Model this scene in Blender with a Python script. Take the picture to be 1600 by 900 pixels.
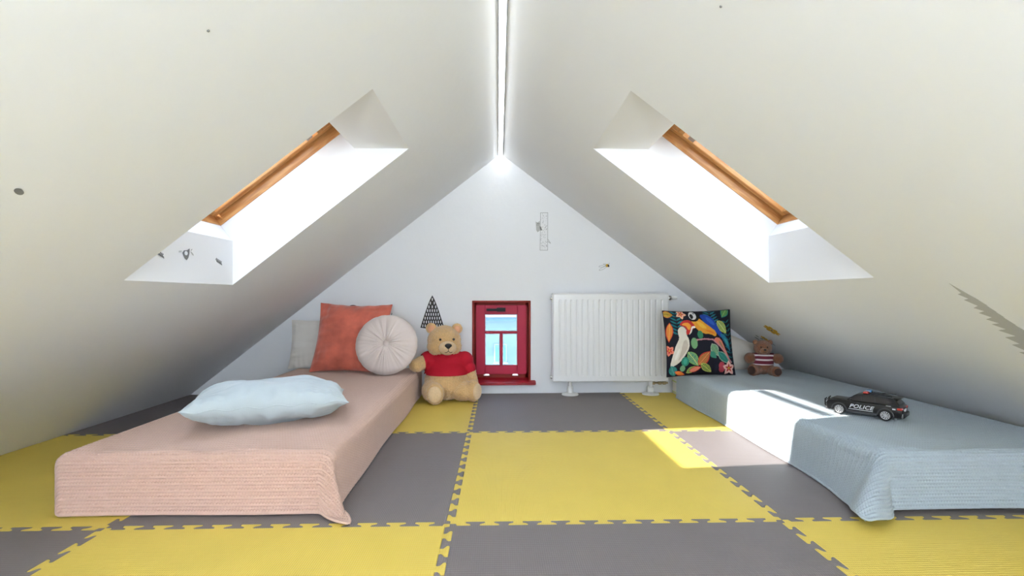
import bpy, bmesh, math, random
import numpy as np
from mathutils import Vector, Matrix, Euler, noise

for o in list(bpy.data.objects):
    bpy.data.objects.remove(o, do_unlink=True)
S = bpy.context.scene
COL = S.collection
PI = math.pi
random.seed(7)
rng = np.random.default_rng(7)

# ------------------------------------------------------------------ camera
cam_d = bpy.data.cameras.new('camera')
cam = bpy.data.objects.new('camera', cam_d)
COL.objects.link(cam)
cam_d.sensor_width = 36.0
cam_d.lens = 781.27 / 1600 * 36.0
cam_d.shift_y = 12.85 / 1600
cam_d.clip_start = 0.02
cam.location = (0, 0, 0.6746)
cam.rotation_euler = (PI / 2, 0, -0.02726)
S.camera = cam

# ------------------------------------------------------------------ sky, sun, exposure
W = bpy.data.worlds.new('sky'); S.world = W
W.use_nodes = True
wn = W.node_tree.nodes; wl = W.node_tree.links
bg = wn['Background']
tc = wn.new('ShaderNodeTexCoord'); sep = wn.new('ShaderNodeSeparateXYZ')
ramp = wn.new('ShaderNodeValToRGB')
ramp.color_ramp.elements[0].position = 0.0; ramp.color_ramp.elements[0].color = (0.86, 0.92, 1.0, 1)
ramp.color_ramp.elements[1].position = 1.0; ramp.color_ramp.elements[1].color = (0.55, 0.74, 1.0, 1)
wl.new(tc.outputs['Generated'], sep.inputs[0]); wl.new(sep.outputs['Z'], ramp.inputs[0])
wl.new(ramp.outputs[0], bg.inputs[0])
bg.inputs[1].default_value = 3.5

sun_d = bpy.data.lights.new('sun', 'SUN'); sun_d.energy = 14.0; sun_d.angle = 0.009
sun_d.color = (1.0, 0.96, 0.9)
sun = bpy.data.objects.new('sun', sun_d); COL.objects.link(sun)
sun.rotation_euler = Vector((1.84, 0.27, -1.0)).to_track_quat('-Z', 'Y').to_euler()
sun.location = (-6, -1, 5)

# unseen fill light added behind the camera, brightening the room off the ceiling
up_d = bpy.data.lights.new('added_fill_light', 'AREA'); up_d.energy = 165; up_d.shape = 'DISK'; up_d.size = 0.6
up_d.color = (0.84, 0.93, 1.0)
up = bpy.data.objects.new('added_fill_light', up_d); COL.objects.link(up)
up.location = (0.0, -2.2, 0.42); up.rotation_euler = Vector((0, 0.02, 1.0)).to_track_quat('-Z', 'Y').to_euler()

LED_STRENGTH = 9.5

S.view_settings.view_transform = 'Standard'
S.view_settings.look = 'None'
S.view_settings.exposure = 0.46
S.view_settings.gamma = 1.0
S.view_settings.use_curve_mapping = False

# ------------------------------------------------------------------ materials
MATS = {}
def nodes_of(name):
    m = bpy.data.materials.new(name); m.use_nodes = True
    nt = m.node_tree
    return m, nt, nt.nodes['Principled BSDF']

def mat(name, col, rough=0.6, metal=0.0, bump=0.0, scale=200.0, var=0.0, vscale=8.0, sheen=0.0,
        coat=0.0, spec=0.5, stretch=(1, 1, 1), detail=3.0, dist=0.002):
    m, nt, b = nodes_of(name)
    b.inputs['Roughness'].default_value = rough
    b.inputs['Metallic'].default_value = metal
    b.inputs['Specular IOR Level'].default_value = spec
    b.inputs['Sheen Weight'].default_value = sheen
    b.inputs['Coat Weight'].default_value = coat
    t = nt.nodes.new('ShaderNodeTexCoord'); mp = nt.nodes.new('ShaderNodeMapping')
    mp.inputs['Scale'].default_value = stretch
    nt.links.new(t.outputs['Object'], mp.inputs[0])
    n = nt.nodes.new('ShaderNodeTexNoise'); n.inputs['Scale'].default_value = vscale
    n.inputs['Detail'].default_value = 4
    nt.links.new(mp.outputs[0], n.inputs['Vector'])
    mx = nt.nodes.new('ShaderNodeMix'); mx.data_type = 'RGBA'
    c = np.array(col)
    mx.inputs['A'].default_value = (*np.clip(c * (1 - var), 0, 1), 1)
    mx.inputs['B'].default_value = (*np.clip(c * (1 + var), 0, 1), 1)
    nt.links.new(n.outputs['Fac'], mx.inputs['Factor'])
    nt.links.new(mx.outputs['Result'], b.inputs['Base Color'])
    if bump:
        n2 = nt.nodes.new('ShaderNodeTexNoise'); n2.inputs['Scale'].default_value = scale
        n2.inputs['Detail'].default_value = detail
        nt.links.new(mp.outputs[0], n2.inputs['Vector'])
        bp = nt.nodes.new('ShaderNodeBump'); bp.inputs['Strength'].default_value = bump
        bp.inputs['Distance'].default_value = dist
        nt.links.new(n2.outputs['Fac'], bp.inputs['Height'])
        nt.links.new(bp.outputs[0], b.inputs['Normal'])
    MATS[name] = m
    return m

def foam_mat(name, col):
    m, nt, b = nodes_of(name)
    b.inputs['Roughness'].default_value = 0.55
    b.inputs['Specular IOR Level'].default_value = 0.35
    t = nt.nodes.new('ShaderNodeTexCoord')
    def wave(direction, sc):
        w = nt.nodes.new('ShaderNodeTexWave'); w.bands_direction = direction
        w.inputs['Scale'].default_value = sc; w.inputs['Distortion'].default_value = 0.25
        w.inputs['Detail'].default_value = 0
        nt.links.new(t.outputs['Object'], w.inputs['Vector'])
        return w
    wx, wy = wave('X', 55), wave('Y', 32)
    mu = nt.nodes.new('ShaderNodeMath'); mu.operation = 'ADD'
    nt.links.new(wx.outputs['Fac'], mu.inputs[0]); nt.links.new(wy.outputs['Fac'], mu.inputs[1])
    bp = nt.nodes.new('ShaderNodeBump'); bp.inputs['Strength'].default_value = 0.5; bp.inputs['Distance'].default_value = 0.0012
    nt.links.new(mu.outputs[0], bp.inputs['Height']); nt.links.new(bp.outputs[0], b.inputs['Normal'])
    n = nt.nodes.new('ShaderNodeTexNoise'); n.inputs['Scale'].default_value = 5; n.inputs['Detail'].default_value = 5
    nt.links.new(t.outputs['Object'], n.inputs['Vector'])
    mx = nt.nodes.new('ShaderNodeMix'); mx.data_type = 'RGBA'
    c = np.array(col)
    mx.inputs['A'].default_value = (*(c * 0.94), 1); mx.inputs['B'].default_value = (*np.clip(c * 1.06, 0, 1), 1)
    nt.links.new(n.outputs['Fac'], mx.inputs['Factor']); nt.links.new(mx.outputs['Result'], b.inputs['Base Color'])
    return m

def wood_mat(name, c1, c2):
    m, nt, b = nodes_of(name)
    b.inputs['Roughness'].default_value = 0.35
    b.inputs['Coat Weight'].default_value = 0.25
    t = nt.nodes.new('ShaderNodeTexCoord'); mp = nt.nodes.new('ShaderNodeMapping')
    mp.inputs['Scale'].default_value = (6, 60, 60)
    nt.links.new(t.outputs['Object'], mp.inputs[0])
    n = nt.nodes.new('ShaderNodeTexNoise'); n.inputs['Scale'].default_value = 1.0; n.inputs['Detail'].default_value = 6
    n.inputs['Distortion'].default_value = 0.8
    nt.links.new(mp.outputs[0], n.inputs['Vector'])
    r = nt.nodes.new('ShaderNodeValToRGB')
    r.color_ramp.elements[0].position = 0.35; r.color_ramp.elements[0].color = (*c1, 1)
    r.color_ramp.elements[1].position = 0.68; r.color_ramp.elements[1].color = (*c2, 1)
    nt.links.new(n.outputs['Fac'], r.inputs[0]); nt.links.new(r.outputs[0], b.inputs['Base Color'])
    return m

def glass_mat(name, col=(1, 1, 1)):
    m = bpy.data.materials.new(name); m.use_nodes = True
    nt = m.node_tree; nt.nodes.clear()
    out = nt.nodes.new('ShaderNodeOutputMaterial')
    tr = nt.nodes.new('ShaderNodeBsdfTransparent'); tr.inputs[0].default_value = (*col, 1)
    gl = nt.nodes.new('ShaderNodeBsdfGlossy'); gl.inputs['Roughness'].default_value = 0.02
    lw = nt.nodes.new('ShaderNodeLayerWeight'); pw = nt.nodes.new('ShaderNodeMath'); pw.operation = 'POWER'; pw.inputs[1].default_value = 5
    nt.links.new(lw.outputs['Facing'], pw.inputs[0])
    fr = nt.nodes.new('ShaderNodeMath'); fr.operation = 'MULTIPLY_ADD'; fr.inputs[1].default_value = 0.5; fr.inputs[2].default_value = 0.03
    nt.links.new(pw.outputs[0], fr.inputs[0])
    mx = nt.nodes.new('ShaderNodeMixShader')
    nt.links.new(fr.outputs[0], mx.inputs[0]); nt.links.new(tr.outputs[0], mx.inputs[1]); nt.links.new(gl.outputs[0], mx.inputs[2])
    nt.links.new(mx.outputs[0], out.inputs[0])
    return m

def emit_mat(name, col, st):
    m = bpy.data.materials.new(name); m.use_nodes = True
    nt = m.node_tree; nt.nodes.clear()
    out = nt.nodes.new('ShaderNodeOutputMaterial'); e = nt.nodes.new('ShaderNodeEmission')
    e.inputs[0].default_value = (*col, 1); e.inputs[1].default_value = st
    nt.links.new(e.outputs[0], out.inputs[0])
    return m

M_wall = mat('white plaster', (0.885, 0.893, 0.912), 0.85, bump=0.25, scale=30, var=0.012, vscale=2.5, dist=0.003, spec=0.2)
M_reveal = mat('white lining paint', (0.89, 0.89, 0.895), 0.6, bump=0.08, scale=60, spec=0.3)
M_yellow = foam_mat('yellow foam', (0.735, 0.545, 0.10))
M_grey = foam_mat('grey foam', (0.195, 0.168, 0.166))
M_base = mat('pale bounce floor', (0.66, 0.67, 0.70), 0.9, bump=0.2, scale=80)  # made-up pale floor, bare only behind the camera, so less yellow bounces
M_pine = wood_mat('lacquered pine', (0.52, 0.22, 0.065), (0.74, 0.41, 0.16))
M_gasket = mat('dark gasket', (0.05, 0.03, 0.02), 0.6)
M_alu = mat('brushed aluminium', (0.62, 0.63, 0.64), 0.35, metal=0.9, bump=0.05, scale=300)
M_glass = glass_mat('clear glass')
M_glassb = glass_mat('bluish glass', (0.80, 0.92, 1.0))
M_led = emit_mat('led diffuser', (0.93, 0.97, 1.0), LED_STRENGTH)
M_red = mat('red paint', (0.42, 0.013, 0.045), 0.5, spec=0.25, bump=0.05, scale=120, var=0.05)
M_redd = mat('dark red paint', (0.24, 0.018, 0.010), 0.5, spec=0.25, bump=0.06, scale=120, var=0.08)
M_redsill = mat('glossy red sill paint', (0.33, 0.012, 0.02), 0.18, bump=0.03, scale=60, coat=0.3)
M_white = mat('white enamel', (0.86, 0.86, 0.86), 0.28, bump=0.02, scale=40, coat=0.2)
M_whiteplas = mat('white plastic', (0.82, 0.82, 0.80), 0.45)
M_chrome = mat('chrome', (0.75, 0.75, 0.75), 0.15, metal=1.0)
M_brass = mat('dull brass', (0.45, 0.36, 0.22), 0.35, metal=0.8)
M_black = mat('black plastic', (0.010, 0.010, 0.011), 0.55, spec=0.25)
M_mattress = mat('mattress ticking', (0.62, 0.58, 0.53), 0.85, bump=0.3, scale=400, var=0.05)
M_mattressw = mat('pale mattress ticking', (0.78, 0.76, 0.70), 0.85, bump=0.3, scale=400, var=0.06)
M_green = mat('green mattress piping', (0.52, 0.58, 0.16), 0.7)
M_knitp = mat('pink knit yarn', (0.64, 0.435, 0.35), 0.85, bump=0.35, scale=900, var=0.06, vscale=60, sheen=0.25, spec=0.2)
M_knitb = mat('blue grey knit yarn', (0.40, 0.46, 0.495), 0.85, bump=0.35, scale=900, var=0.06, vscale=60, sheen=0.25, spec=0.2)
M_paleblue = mat('pale blue velvet', (0.50, 0.56, 0.58), 0.75, bump=0.25, scale=350, var=0.07, vscale=14, sheen=0.4, spec=0.2)
M_terra = mat('terracotta velvet', (0.58, 0.135, 0.085), 0.7, bump=0.25, scale=250, var=0.55, vscale=11, sheen=0.5, spec=0.2)
M_beige = mat('beige linen', (0.80, 0.765, 0.715), 0.85, bump=0.4, scale=500, var=0.05, vscale=20)
M_blush = mat('blush velvet', (0.75, 0.645, 0.60), 0.75, bump=0.2, scale=300, var=0.05, sheen=0.4, spec=0.2)
M_cream = mat('cream cotton', (0.74, 0.68, 0.60), 0.85, bump=0.35, scale=450, var=0.05)
M_plush = mat('tan plush', (0.70, 0.44, 0.20), 0.95, bump=1.0, scale=220, var=0.22, vscale=120, sheen=0.5, spec=0.1, dist=0.006, detail=5)
M_plushpale = mat('pale sand plush', (0.76, 0.55, 0.33), 0.95, bump=0.9, scale=220, var=0.15, vscale=120, sheen=0.5, spec=0.1, dist=0.005, detail=5)
M_earin = mat('peach ear lining', (0.72, 0.36, 0.20), 0.9, bump=0.3, scale=300, sheen=0.3)
M_redknit = mat('red jersey', (0.43, 0.008, 0.022), 0.8, bump=0.4, scale=500, var=0.08, vscale=40, spec=0.2)
M_nose = mat('black stitched nose', (0.012, 0.011, 0.011), 0.45, bump=0.4, scale=300)
M_eye = mat('glossy dark eye', (0.02, 0.012, 0.01), 0.1, coat=0.5)
M_mouth = mat('red mouth felt', (0.5, 0.06, 0.03), 0.85)
M_brown = mat('brown plush', (0.25, 0.093, 0.04), 0.95, bump=1.0, scale=300, var=0.4, vscale=190, sheen=0.4, spec=0.1, dist=0.006, detail=5)
M_brownlt = mat('light brown plush', (0.31, 0.13, 0.058), 0.95, bump=0.9, scale=300, var=0.3, vscale=190, sheen=0.4, spec=0.1, dist=0.005, detail=5)
M_sole = mat('dark brown suede', (0.045, 0.02, 0.013), 0.9, bump=0.5, scale=250)
M_carbody = mat('black car paint', (0.008, 0.008, 0.009), 0.3, coat=0.15, spec=0.35)
M_cartrim = mat('dark grey plastic', (0.035, 0.036, 0.04), 0.5)
M_carglass = mat('smoked window', (0.03, 0.026, 0.026), 0.12, spec=0.4)
M_tyre = mat('tyre rubber', (0.014, 0.014, 0.014), 0.7)
M_rim = mat('silver rim', (0.72, 0.72, 0.73), 0.3, metal=0.6)
M_silver = mat('silver decal', (0.68, 0.69, 0.72), 0.35)
M_redlens = mat('red lens', (0.45, 0.03, 0.02), 0.15, coat=0.5)
M_bluelens = mat('blue lens', (0.10, 0.34, 0.68), 0.15, coat=0.5)
M_ink = mat('dark sticker ink', (0.035, 0.030, 0.028), 0.7)
M_inkg = mat('grey sticker ink', (0.20, 0.20, 0.20), 0.7)
M_inkp = mat('pale grey sticker ink', (0.50, 0.50, 0.49), 0.7)
M_stickw = mat('white sticker', (0.86, 0.865, 0.88), 0.7)
M_sticky = mat('ochre yellow sticker', (0.68, 0.40, 0.03), 0.7)
M_facade = mat('pale facade render', (0.20, 0.26, 0.30), 0.9, bump=0.2, scale=4, var=0.05, vscale=0.4)
M_facw = mat('facade window glass', (0.10, 0.24, 0.42), 0.2)
M_facf = mat('facade window frame', (0.34, 0.38, 0.40), 0.6)
M_bead = mat('white glazing putty', (0.75, 0.78, 0.80), 0.6)
M_roof = mat('slate roof', (0.10, 0.17, 0.22), 0.8)

# ------------------------------------------------------------------ mesh helpers
def obj(name, src, m=None, parent=None, smooth=True, ang=38, kind=None, label=None):
    if isinstance(src, bmesh.types.BMesh):
        bm = src
        bmesh.ops.recalc_face_normals(bm, faces=bm.faces)
        if smooth:
            for f in bm.faces: f.smooth = True
            for e in bm.edges:
                if len(e.link_faces) == 2 and e.calc_face_angle(0) > math.radians(ang): e.smooth = False
        me = bpy.data.meshes.new(name); bm.to_mesh(me); bm.free()
    else:
        me = src; me.name = name
    if m and not me.materials: me.materials.append(m)
    o = bpy.data.objects.new(name, me); COL.objects.link(o)
    if parent is not None: o.parent = parent
    if kind: o['kind'] = kind
    if label: o['label'] = label
    return o

def tag(o, label, cat, group=None):
    o['label'] = label; o['category'] = cat
    if group: o['group'] = group
    return o

def thing(name, label, cat, loc=(0, 0, 0), rot=(0, 0, 0), group=None):
    o = bpy.data.objects.new(name, None); COL.objects.link(o)
    o.empty_display_size = 0.05
    o.location = loc; o.rotation_euler = rot
    return tag(o, label, cat, group)

def struct_empty(name, loc=(0, 0, 0)):
    o = bpy.data.objects.new(name, None); COL.objects.link(o)
    o.empty_display_size = 0.05; o.location = loc; o['kind'] = 'structure'
    return o

def box(bm, lo, hi, bevel=0.0, seg=2, M=None):
    v = [bm.verts.new((x, y, z)) for x in (lo[0], hi[0]) for y in (lo[1], hi[1]) for z in (lo[2], hi[2])]
    fs = [bm.faces.new([v[i] for i in q]) for q in ((0, 1, 3, 2), (4, 6, 7, 5), (0, 4, 5, 1), (2, 3, 7, 6), (0, 2, 6, 4), (1, 5, 7, 3))]
    if bevel:
        es = list({e for f in fs for e in f.edges})
        r = bmesh.ops.bevel(bm, geom=es, offset=bevel, segments=seg, affect='EDGES', profile=0.5)
        v = list({w for f in r['faces'] for w in f.verts} | {w for w in v if w.is_valid})
    if M is not None:
        bmesh.ops.transform(bm, matrix=M, verts=v)
    return v

def bxm(lo, hi, bevel=0.0, seg=2, M=None):
    bm = bmesh.new(); box(bm, lo, hi, bevel, seg, M); return bm

def frame_of(d):
    d = Vector(d).normalized()
    a = Vector((0, 0, 1)) if abs(d.z) < 0.9 else Vector((1, 0, 0))
    u = d.cross(a).normalized(); w = d.cross(u).normalized()
    return d, u, w

def lathe(bm, prof, origin=(0, 0, 0), axis=(0, 0, 1), seg=24, close=True):
    """prof: list of (radius, height along axis)"""
    d, u, w = frame_of(axis); o = Vector(origin); rings = []
    for r, h in prof:
        if r < 1e-6: rings.append([bm.verts.new(o + d * h)])
        else: rings.append([bm.verts.new(o + d * h + (u * math.cos(2 * PI * k / seg) + w * math.sin(2 * PI * k / seg)) * r) for k in range(seg)])
    for a, b in zip(rings, rings[1:]):
        for k in range(seg):
            k2 = (k + 1) % seg
            q = [a[k % len(a)], a[k2 % len(a)], b[k2 % len(b)], b[k % len(b)]]
            q2 = []
            for x in q:
                if x not in q2: q2.append(x)
            if len(q2) > 2: bm.faces.new(q2)
    if close:
        for R in (rings[0], rings[-1]):
            if len(R) > 2: bm.faces.new(R)

def tube(bm, pts, r, seg=8, closed=False):
    pts = [Vector(p) for p in pts]; n = len(pts); rings = []
    up = None
    for i, p in enumerate(pts):
        if closed: t = pts[(i + 1) % n] - pts[i - 1]
        else: t = pts[min(i + 1, n - 1)] - pts[max(i - 1, 0)]
        if t.length < 1e-9: t = Vector((0, 0, 1))
        t.normalize()
        if up is None: _, up, _ = frame_of(t)
        up = (up - t * up.dot(t)); 
        if up.length < 1e-6: _, up, _ = frame_of(t)
        up.normalize(); w = t.cross(up)
        rr = r[i] if hasattr(r, '__len__') else r
        rings.append([bm.verts.new(p + (up * math.cos(2 * PI * k / seg) + w * math.sin(2 * PI * k / seg)) * rr) for k in range(seg)])
    m = n if closed else n - 1
    for i in range(m):
        a, b = rings[i], rings[(i + 1) % n]
        for k in range(seg): bm.faces.new((a[k], a[(k + 1) % seg], b[(k + 1) % seg], b[k]))
    if not closed:
        bm.faces.new(rings[0]); bm.faces.new(rings[-1])

def prism(bm, pts2, y0, y1, ax='xz', bevel=0.0, seg=2):
    """extrude a 2-D outline (in x,z) between y0 and y1"""
    def P(p, y): return (p[0], y, p[1]) if ax == 'xz' else (p[0], p[1], y)
    a = [bm.verts.new(P(p, y0)) for p in pts2]; b = [bm.verts.new(P(p, y1)) for p in pts2]
    fs = [bm.faces.new(a), bm.faces.new(b)]
    n = len(pts2)
    for i in range(n): fs.append(bm.faces.new((a[i], a[(i + 1) % n], b[(i + 1) % n], b[i])))
    if bevel:
        es = list(fs[0].edges) + list(fs[1].edges)
        bmesh.ops.bevel(bm, geom=es, offset=bevel, segments=seg, affect='EDGES', profile=0.5)

def grid_mesh(name, P, m, closed_u=False, flip=False, uv=None):
    """P: array (nu, nv, 3) to a smooth mesh"""
    nu, nv = P.shape[:2]
    idx = np.arange(nu * nv).reshape(nu, nv)
    if closed_u: idx = np.vstack([idx, idx[:1]])
    q = np.stack([idx[:-1, :-1], idx[1:, :-1], idx[1:, 1:], idx[:-1, 1:]], -1).reshape(-1, 4)
    if flip: q = q[:, ::-1]
    me = bpy.data.meshes.new(name)
    me.vertices.add(nu * nv); me.vertices.foreach_set('co', P.reshape(-1).astype(np.float32))
    nf = len(q)
    me.loops.add(nf * 4); me.loops.foreach_set('vertex_index', q.reshape(-1).astype(np.int32))
    me.polygons.add(nf); me.polygons.foreach_set('loop_start', np.arange(0, nf * 4, 4, dtype=np.int32))
    me.polygons.foreach_set('use_smooth', np.ones(nf, dtype=bool))
    me.update(calc_edges=True); me.validate()
    me.materials.append(m)
    return me

def blob(ells, voxel=0.008, smooth=8, disp=0.0):
    """one continuous surface grown over overlapping ellipsoids; ells: (centre, radii[, euler degrees])"""
    bm = bmesh.new()
    for e in ells:
        c, r = e[0], e[1]; rot = e[2] if len(e) > 2 else (0, 0, 0)
        Mx = Matrix.Translation(c) @ Euler([math.radians(a) for a in rot]).to_matrix().to_4x4() @ Matrix.Diagonal((*r, 1))
        bmesh.ops.create_icosphere(bm, subdivisions=4, radius=1.0, matrix=Mx)
    me = bpy.data.meshes.new('tmp'); bm.to_mesh(me); bm.free()
    o = bpy.data.objects.new('tmp', me); COL.objects.link(o)
    rm = o.modifiers.new('r', 'REMESH'); rm.mode = 'VOXEL'; rm.voxel_size = voxel
    if smooth:
        sm = o.modifiers.new('s', 'SMOOTH'); sm.factor = 0.5; sm.iterations = smooth
    dg = bpy.context.evaluated_depsgraph_get(); dg.update()
    out = bpy.data.meshes.new_from_object(o.evaluated_get(dg))
    bpy.data.objects.remove(o, do_unlink=True); bpy.data.meshes.remove(me)
    out.polygons.foreach_set('use_smooth', np.ones(len(out.polygons), dtype=bool))
    if disp:
        n = len(out.vertices); co = np.empty(n * 3); no = np.empty(n * 3)
        out.vertices.foreach_get('co', co); out.vertices.foreach_get('normal', no)
        co = co.reshape(-1, 3); no = no.reshape(-1, 3)
        d = rng.normal(0, disp, (n, 1)); co += no * d
        out.vertices.foreach_set('co', co.reshape(-1)); out.update()
    return out

def cut_mesh(me, planes):
    """keep the part of a mesh on the positive side of each plane (point, normal)"""
    bm = bmesh.new(); bm.from_mesh(me)
    for p, n in planes:
        bmesh.ops.bisect_plane(bm, geom=bm.verts[:] + bm.edges[:] + bm.faces[:], plane_co=p, plane_no=n, clear_inner=True)
    bm.to_mesh(me); bm.free(); me.update()
    return me

# ------------------------------------------------------------------ room shell
RX, RZ = 0.015, 1.67                      # ridge position and height
YB, YF = 3.49, -3.0                       # back and front gable
N_FR = 0.24                               # depth of the skylight lining
class Slope:
    """one roof slope: K its steepness, bx / tx the opening's lower and upper edge, y0..y1 its width, vl / hl the vertical and level lining"""
    def __init__(self, sg, K, bx, tx, y0, y1, vl, hl):
        self.sg, self.K, self.y0, self.y1 = sg, K, y0, y1
        self.CA = 1 / math.hypot(1, K); self.SA = K * self.CA
        self.bx = bx; self.bz = RZ - K * abs(bx - RX)
        self.top = abs(bx - tx) / self.CA
        self.kink_lo = (vl * self.SA, vl * self.CA); self.kink_hi = (self.top - hl * self.CA, hl * self.SA)
        self.s_lo, self.s_hi = self.kink_lo[0], self.kink_hi[0]
        self.floor = (-0.02 - self.bz) / self.SA; self.ridge = abs(RX - bx) / self.CA
    def p(self, s, n, y):
        d = s * self.CA - n * self.SA
        return (self.bx - self.sg * d, y, self.bz + s * self.SA + n * self.CA)
LEFT = Slope(-1, 0.786, -1.187, -0.404, 1.618, 2.268, 0.197, 0.244)
RIGHT = Slope(1, 0.752, 1.2555, 0.4365, 1.638, 2.288, 0.217, 0.256)
for q_, nm in ((LEFT, 'wall_left'), (RIGHT, 'wall_right')):
    bm = bmesh.new()
    def quadgrid(ss, ys, n):
        for i in range(3):
            for j in range(3):
                if i == 1 and j == 1: continue
                bm.faces.new([bm.verts.new(q_.p(s, n, y)) for s, y in ((ss[i], ys[j]), (ss[i + 1], ys[j]), (ss[i + 1], ys[j + 1]), (ss[i], ys[j + 1]))])
    quadgrid([q_.floor, 0, q_.top, q_.ridge], [YF, q_.y0, q_.y1, YB], 0)
    quadgrid([q_.floor - 0.3, q_.s_lo, q_.s_hi, q_.ridge + N_FR * q_.SA / q_.CA], [YF - 0.3, q_.y0, q_.y1, YB + 0.12], N_FR)
    bmesh.ops.remove_doubles(bm, verts=bm.verts, dist=1e-5)
    wall = obj(nm, bm, M_wall, kind='structure', smooth=False)
    prof = [(0, 0), q_.kink_lo, (q_.s_lo, N_FR), (q_.s_hi, N_FR), q_.kink_hi, (q_.top, 0)]
    bm = bmesh.new()
    va = [bm.verts.new(q_.p(s, n, q_.y0)) for s, n in prof]; vb = [bm.verts.new(q_.p(s, n, q_.y1)) for s, n in prof]
    bm.faces.new(va); bm.faces.new(vb)
    for i in (0, 1, 3, 4): bm.faces.new((va[i], va[i + 1], vb[i + 1], vb[i]))
    obj('window_lining', bm, M_reveal, wall, smooth=False)

GZ = -0.02
def gable(name, y, hole=None, thick=0.0):
    bm = bmesh.new()
    xl = RX - (RZ - GZ) / LEFT.K; xr = RX + (RZ - GZ) / RIGHT.K
    def loop(pts):
        vs = [bm.verts.new((p[0], y, p[1])) for p in pts]
        return [bm.edges.new((vs[i], vs[(i + 1) % len(vs)])) for i in range(len(vs))]
    es = loop([(xl, GZ), (xr, GZ), (RX, RZ)])
    if hole: es += loop([(hole[0], hole[2]), (hole[1], hole[2]), (hole[1], hole[3]), (hole[0], hole[3])])
    bmesh.ops.triangle_fill(bm, use_beauty=True, use_dissolve=False, edges=es)
    if hole:                               # reveal of the little window
        x0, x1, z0, z1 = hole
        for a, b in (((x0, z0), (x1, z0)), ((x1, z0), (x1, z1)), ((x1, z1), (x0, z1)), ((x0, z1), (x0, z0))):
            bm.faces.new([bm.verts.new(p) for p in ((a[0], y, a[1]), (b[0], y, b[1]), (b[0], y + thick, b[1]), (a[0], y + thick, a[1]))])
        bmesh.ops.remove_doubles(bm, verts=bm.verts, dist=1e-5)
    return obj(name, bm, M_wall, kind='structure', smooth=False)
WX0, WX1, WZ0, WZ1 = -0.183, 0.226, 0.066, 0.644
gable('wall_back', YB, (WX0, WX1, WZ0, WZ1), 0.16)
gable('wall_front', YF)
fl = obj('floor', bxm((RX - 2.15, YF, -0.06), (RX + 2.25, YB, -0.02)), M_base, kind='structure', smooth=False)

# skylights: frame, sash with pane, ventilation bar
def skylight(name, q_):
    root = struct_empty(name, q_.p(q_.s_lo, N_FR, (q_.y0 + q_.y1) / 2))
    CA, SA = q_.CA, q_.SA
    # local frame along the slope so that the wood grain runs with each rail
    Mx = Matrix(((-q_.sg * CA, 0, q_.sg * SA), (0, 1, 0), (SA, 0, CA)))
    def part(nm, lo, hi, m, parent=root, bev=0.003, along=0):
        """box in (s, y, n) coordinates, s from the lower frame edge; object axes turned so X follows the grain"""
        c = Vector([(a + b) / 2 for a, b in zip(lo, hi)]); d = [(b - a) / 2 for a, b in zip(lo, hi)]
        if along == 1: d2 = (d[1], d[0], d[2])
        else: d2 = d
        bm = bxm([-q for q in d2], d2, bev)
        o = obj(nm, bm, m, parent)
        R = Mx.to_4x4()
        if along == 1: R = R @ Matrix.Rotation(PI / 2, 4, 'Z')
        if parent is root:
            o.matrix_local = Matrix.Translation(Mx @ c) @ R
        else:
            o.matrix_local = parent.matrix_local.inverted() @ (Matrix.Translation(Mx @ c) @ R)
        return o
    L = q_.s_hi - q_.s_lo; hw = (q_.y1 - q_.y0) / 2
    a, i = 0.04, 0.004       # frame reaches into the roof by a, stands inside the lining by i
    part('frame_side', (-a, -hw - a, 0.0), (L + a, -hw + i, 0.075), M_pine)
    part('frame_side', (-a, hw - i, 0.0), (L + a, hw + a, 0.075), M_pine)
    part('frame_bottom', (-a, -hw + i, 0.0), (i, hw - i, 0.075), M_pine, along=1)
    part('frame_top', (L - i, -hw + i, 0.0), (L + a, hw - i, 0.075), M_pine, along=1)
    g = 0.005               # dark joint between frame and sash
    part('gasket', (-a + 0.01, -hw - a + 0.01, 0.07), (L + a - 0.01, -hw + i + 0.001, 0.08), M_gasket, bev=0)
    part('gasket', (-a + 0.01, hw - i - 0.001, 0.07), (L + a - 0.01, hw + a - 0.01, 0.08), M_gasket, bev=0)
    w = 0.034; n0, n1 = 0.040, 0.1
    part('sash_side', (i + g, -hw + i + g, n0), (L - i - g, -hw + w, n1), M_pine)
    part('sash_side', (i + g, hw - w - 0.008, n0), (L - i - g, hw - i - g, n1), M_pine)
    part('sash_bottom', (i + g, -hw + w, n0), (w, hw - w - 0.008, n1), M_pine, along=1)
    part('sash_top', (L - w - 0.05, -hw + w, n0), (L - i - g, hw - w - 0.008, n1), M_pine, along=1)
    part('pane', (w - 0.004, -hw + w - 0.004, 0.084), (L - w - 0.046, hw - w - 0.004, 0.088), M_glass, bev=0)
    part('ventilation_bar', (L - w - 0.105, -hw + w + 0.02, n0 - 0.004), (L - w - 0.075, hw - w - 0.02, n0 + 0.014), M_alu, along=1)
    return root
skylight('window_1', LEFT)
skylight('window_2', RIGHT)

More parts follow.
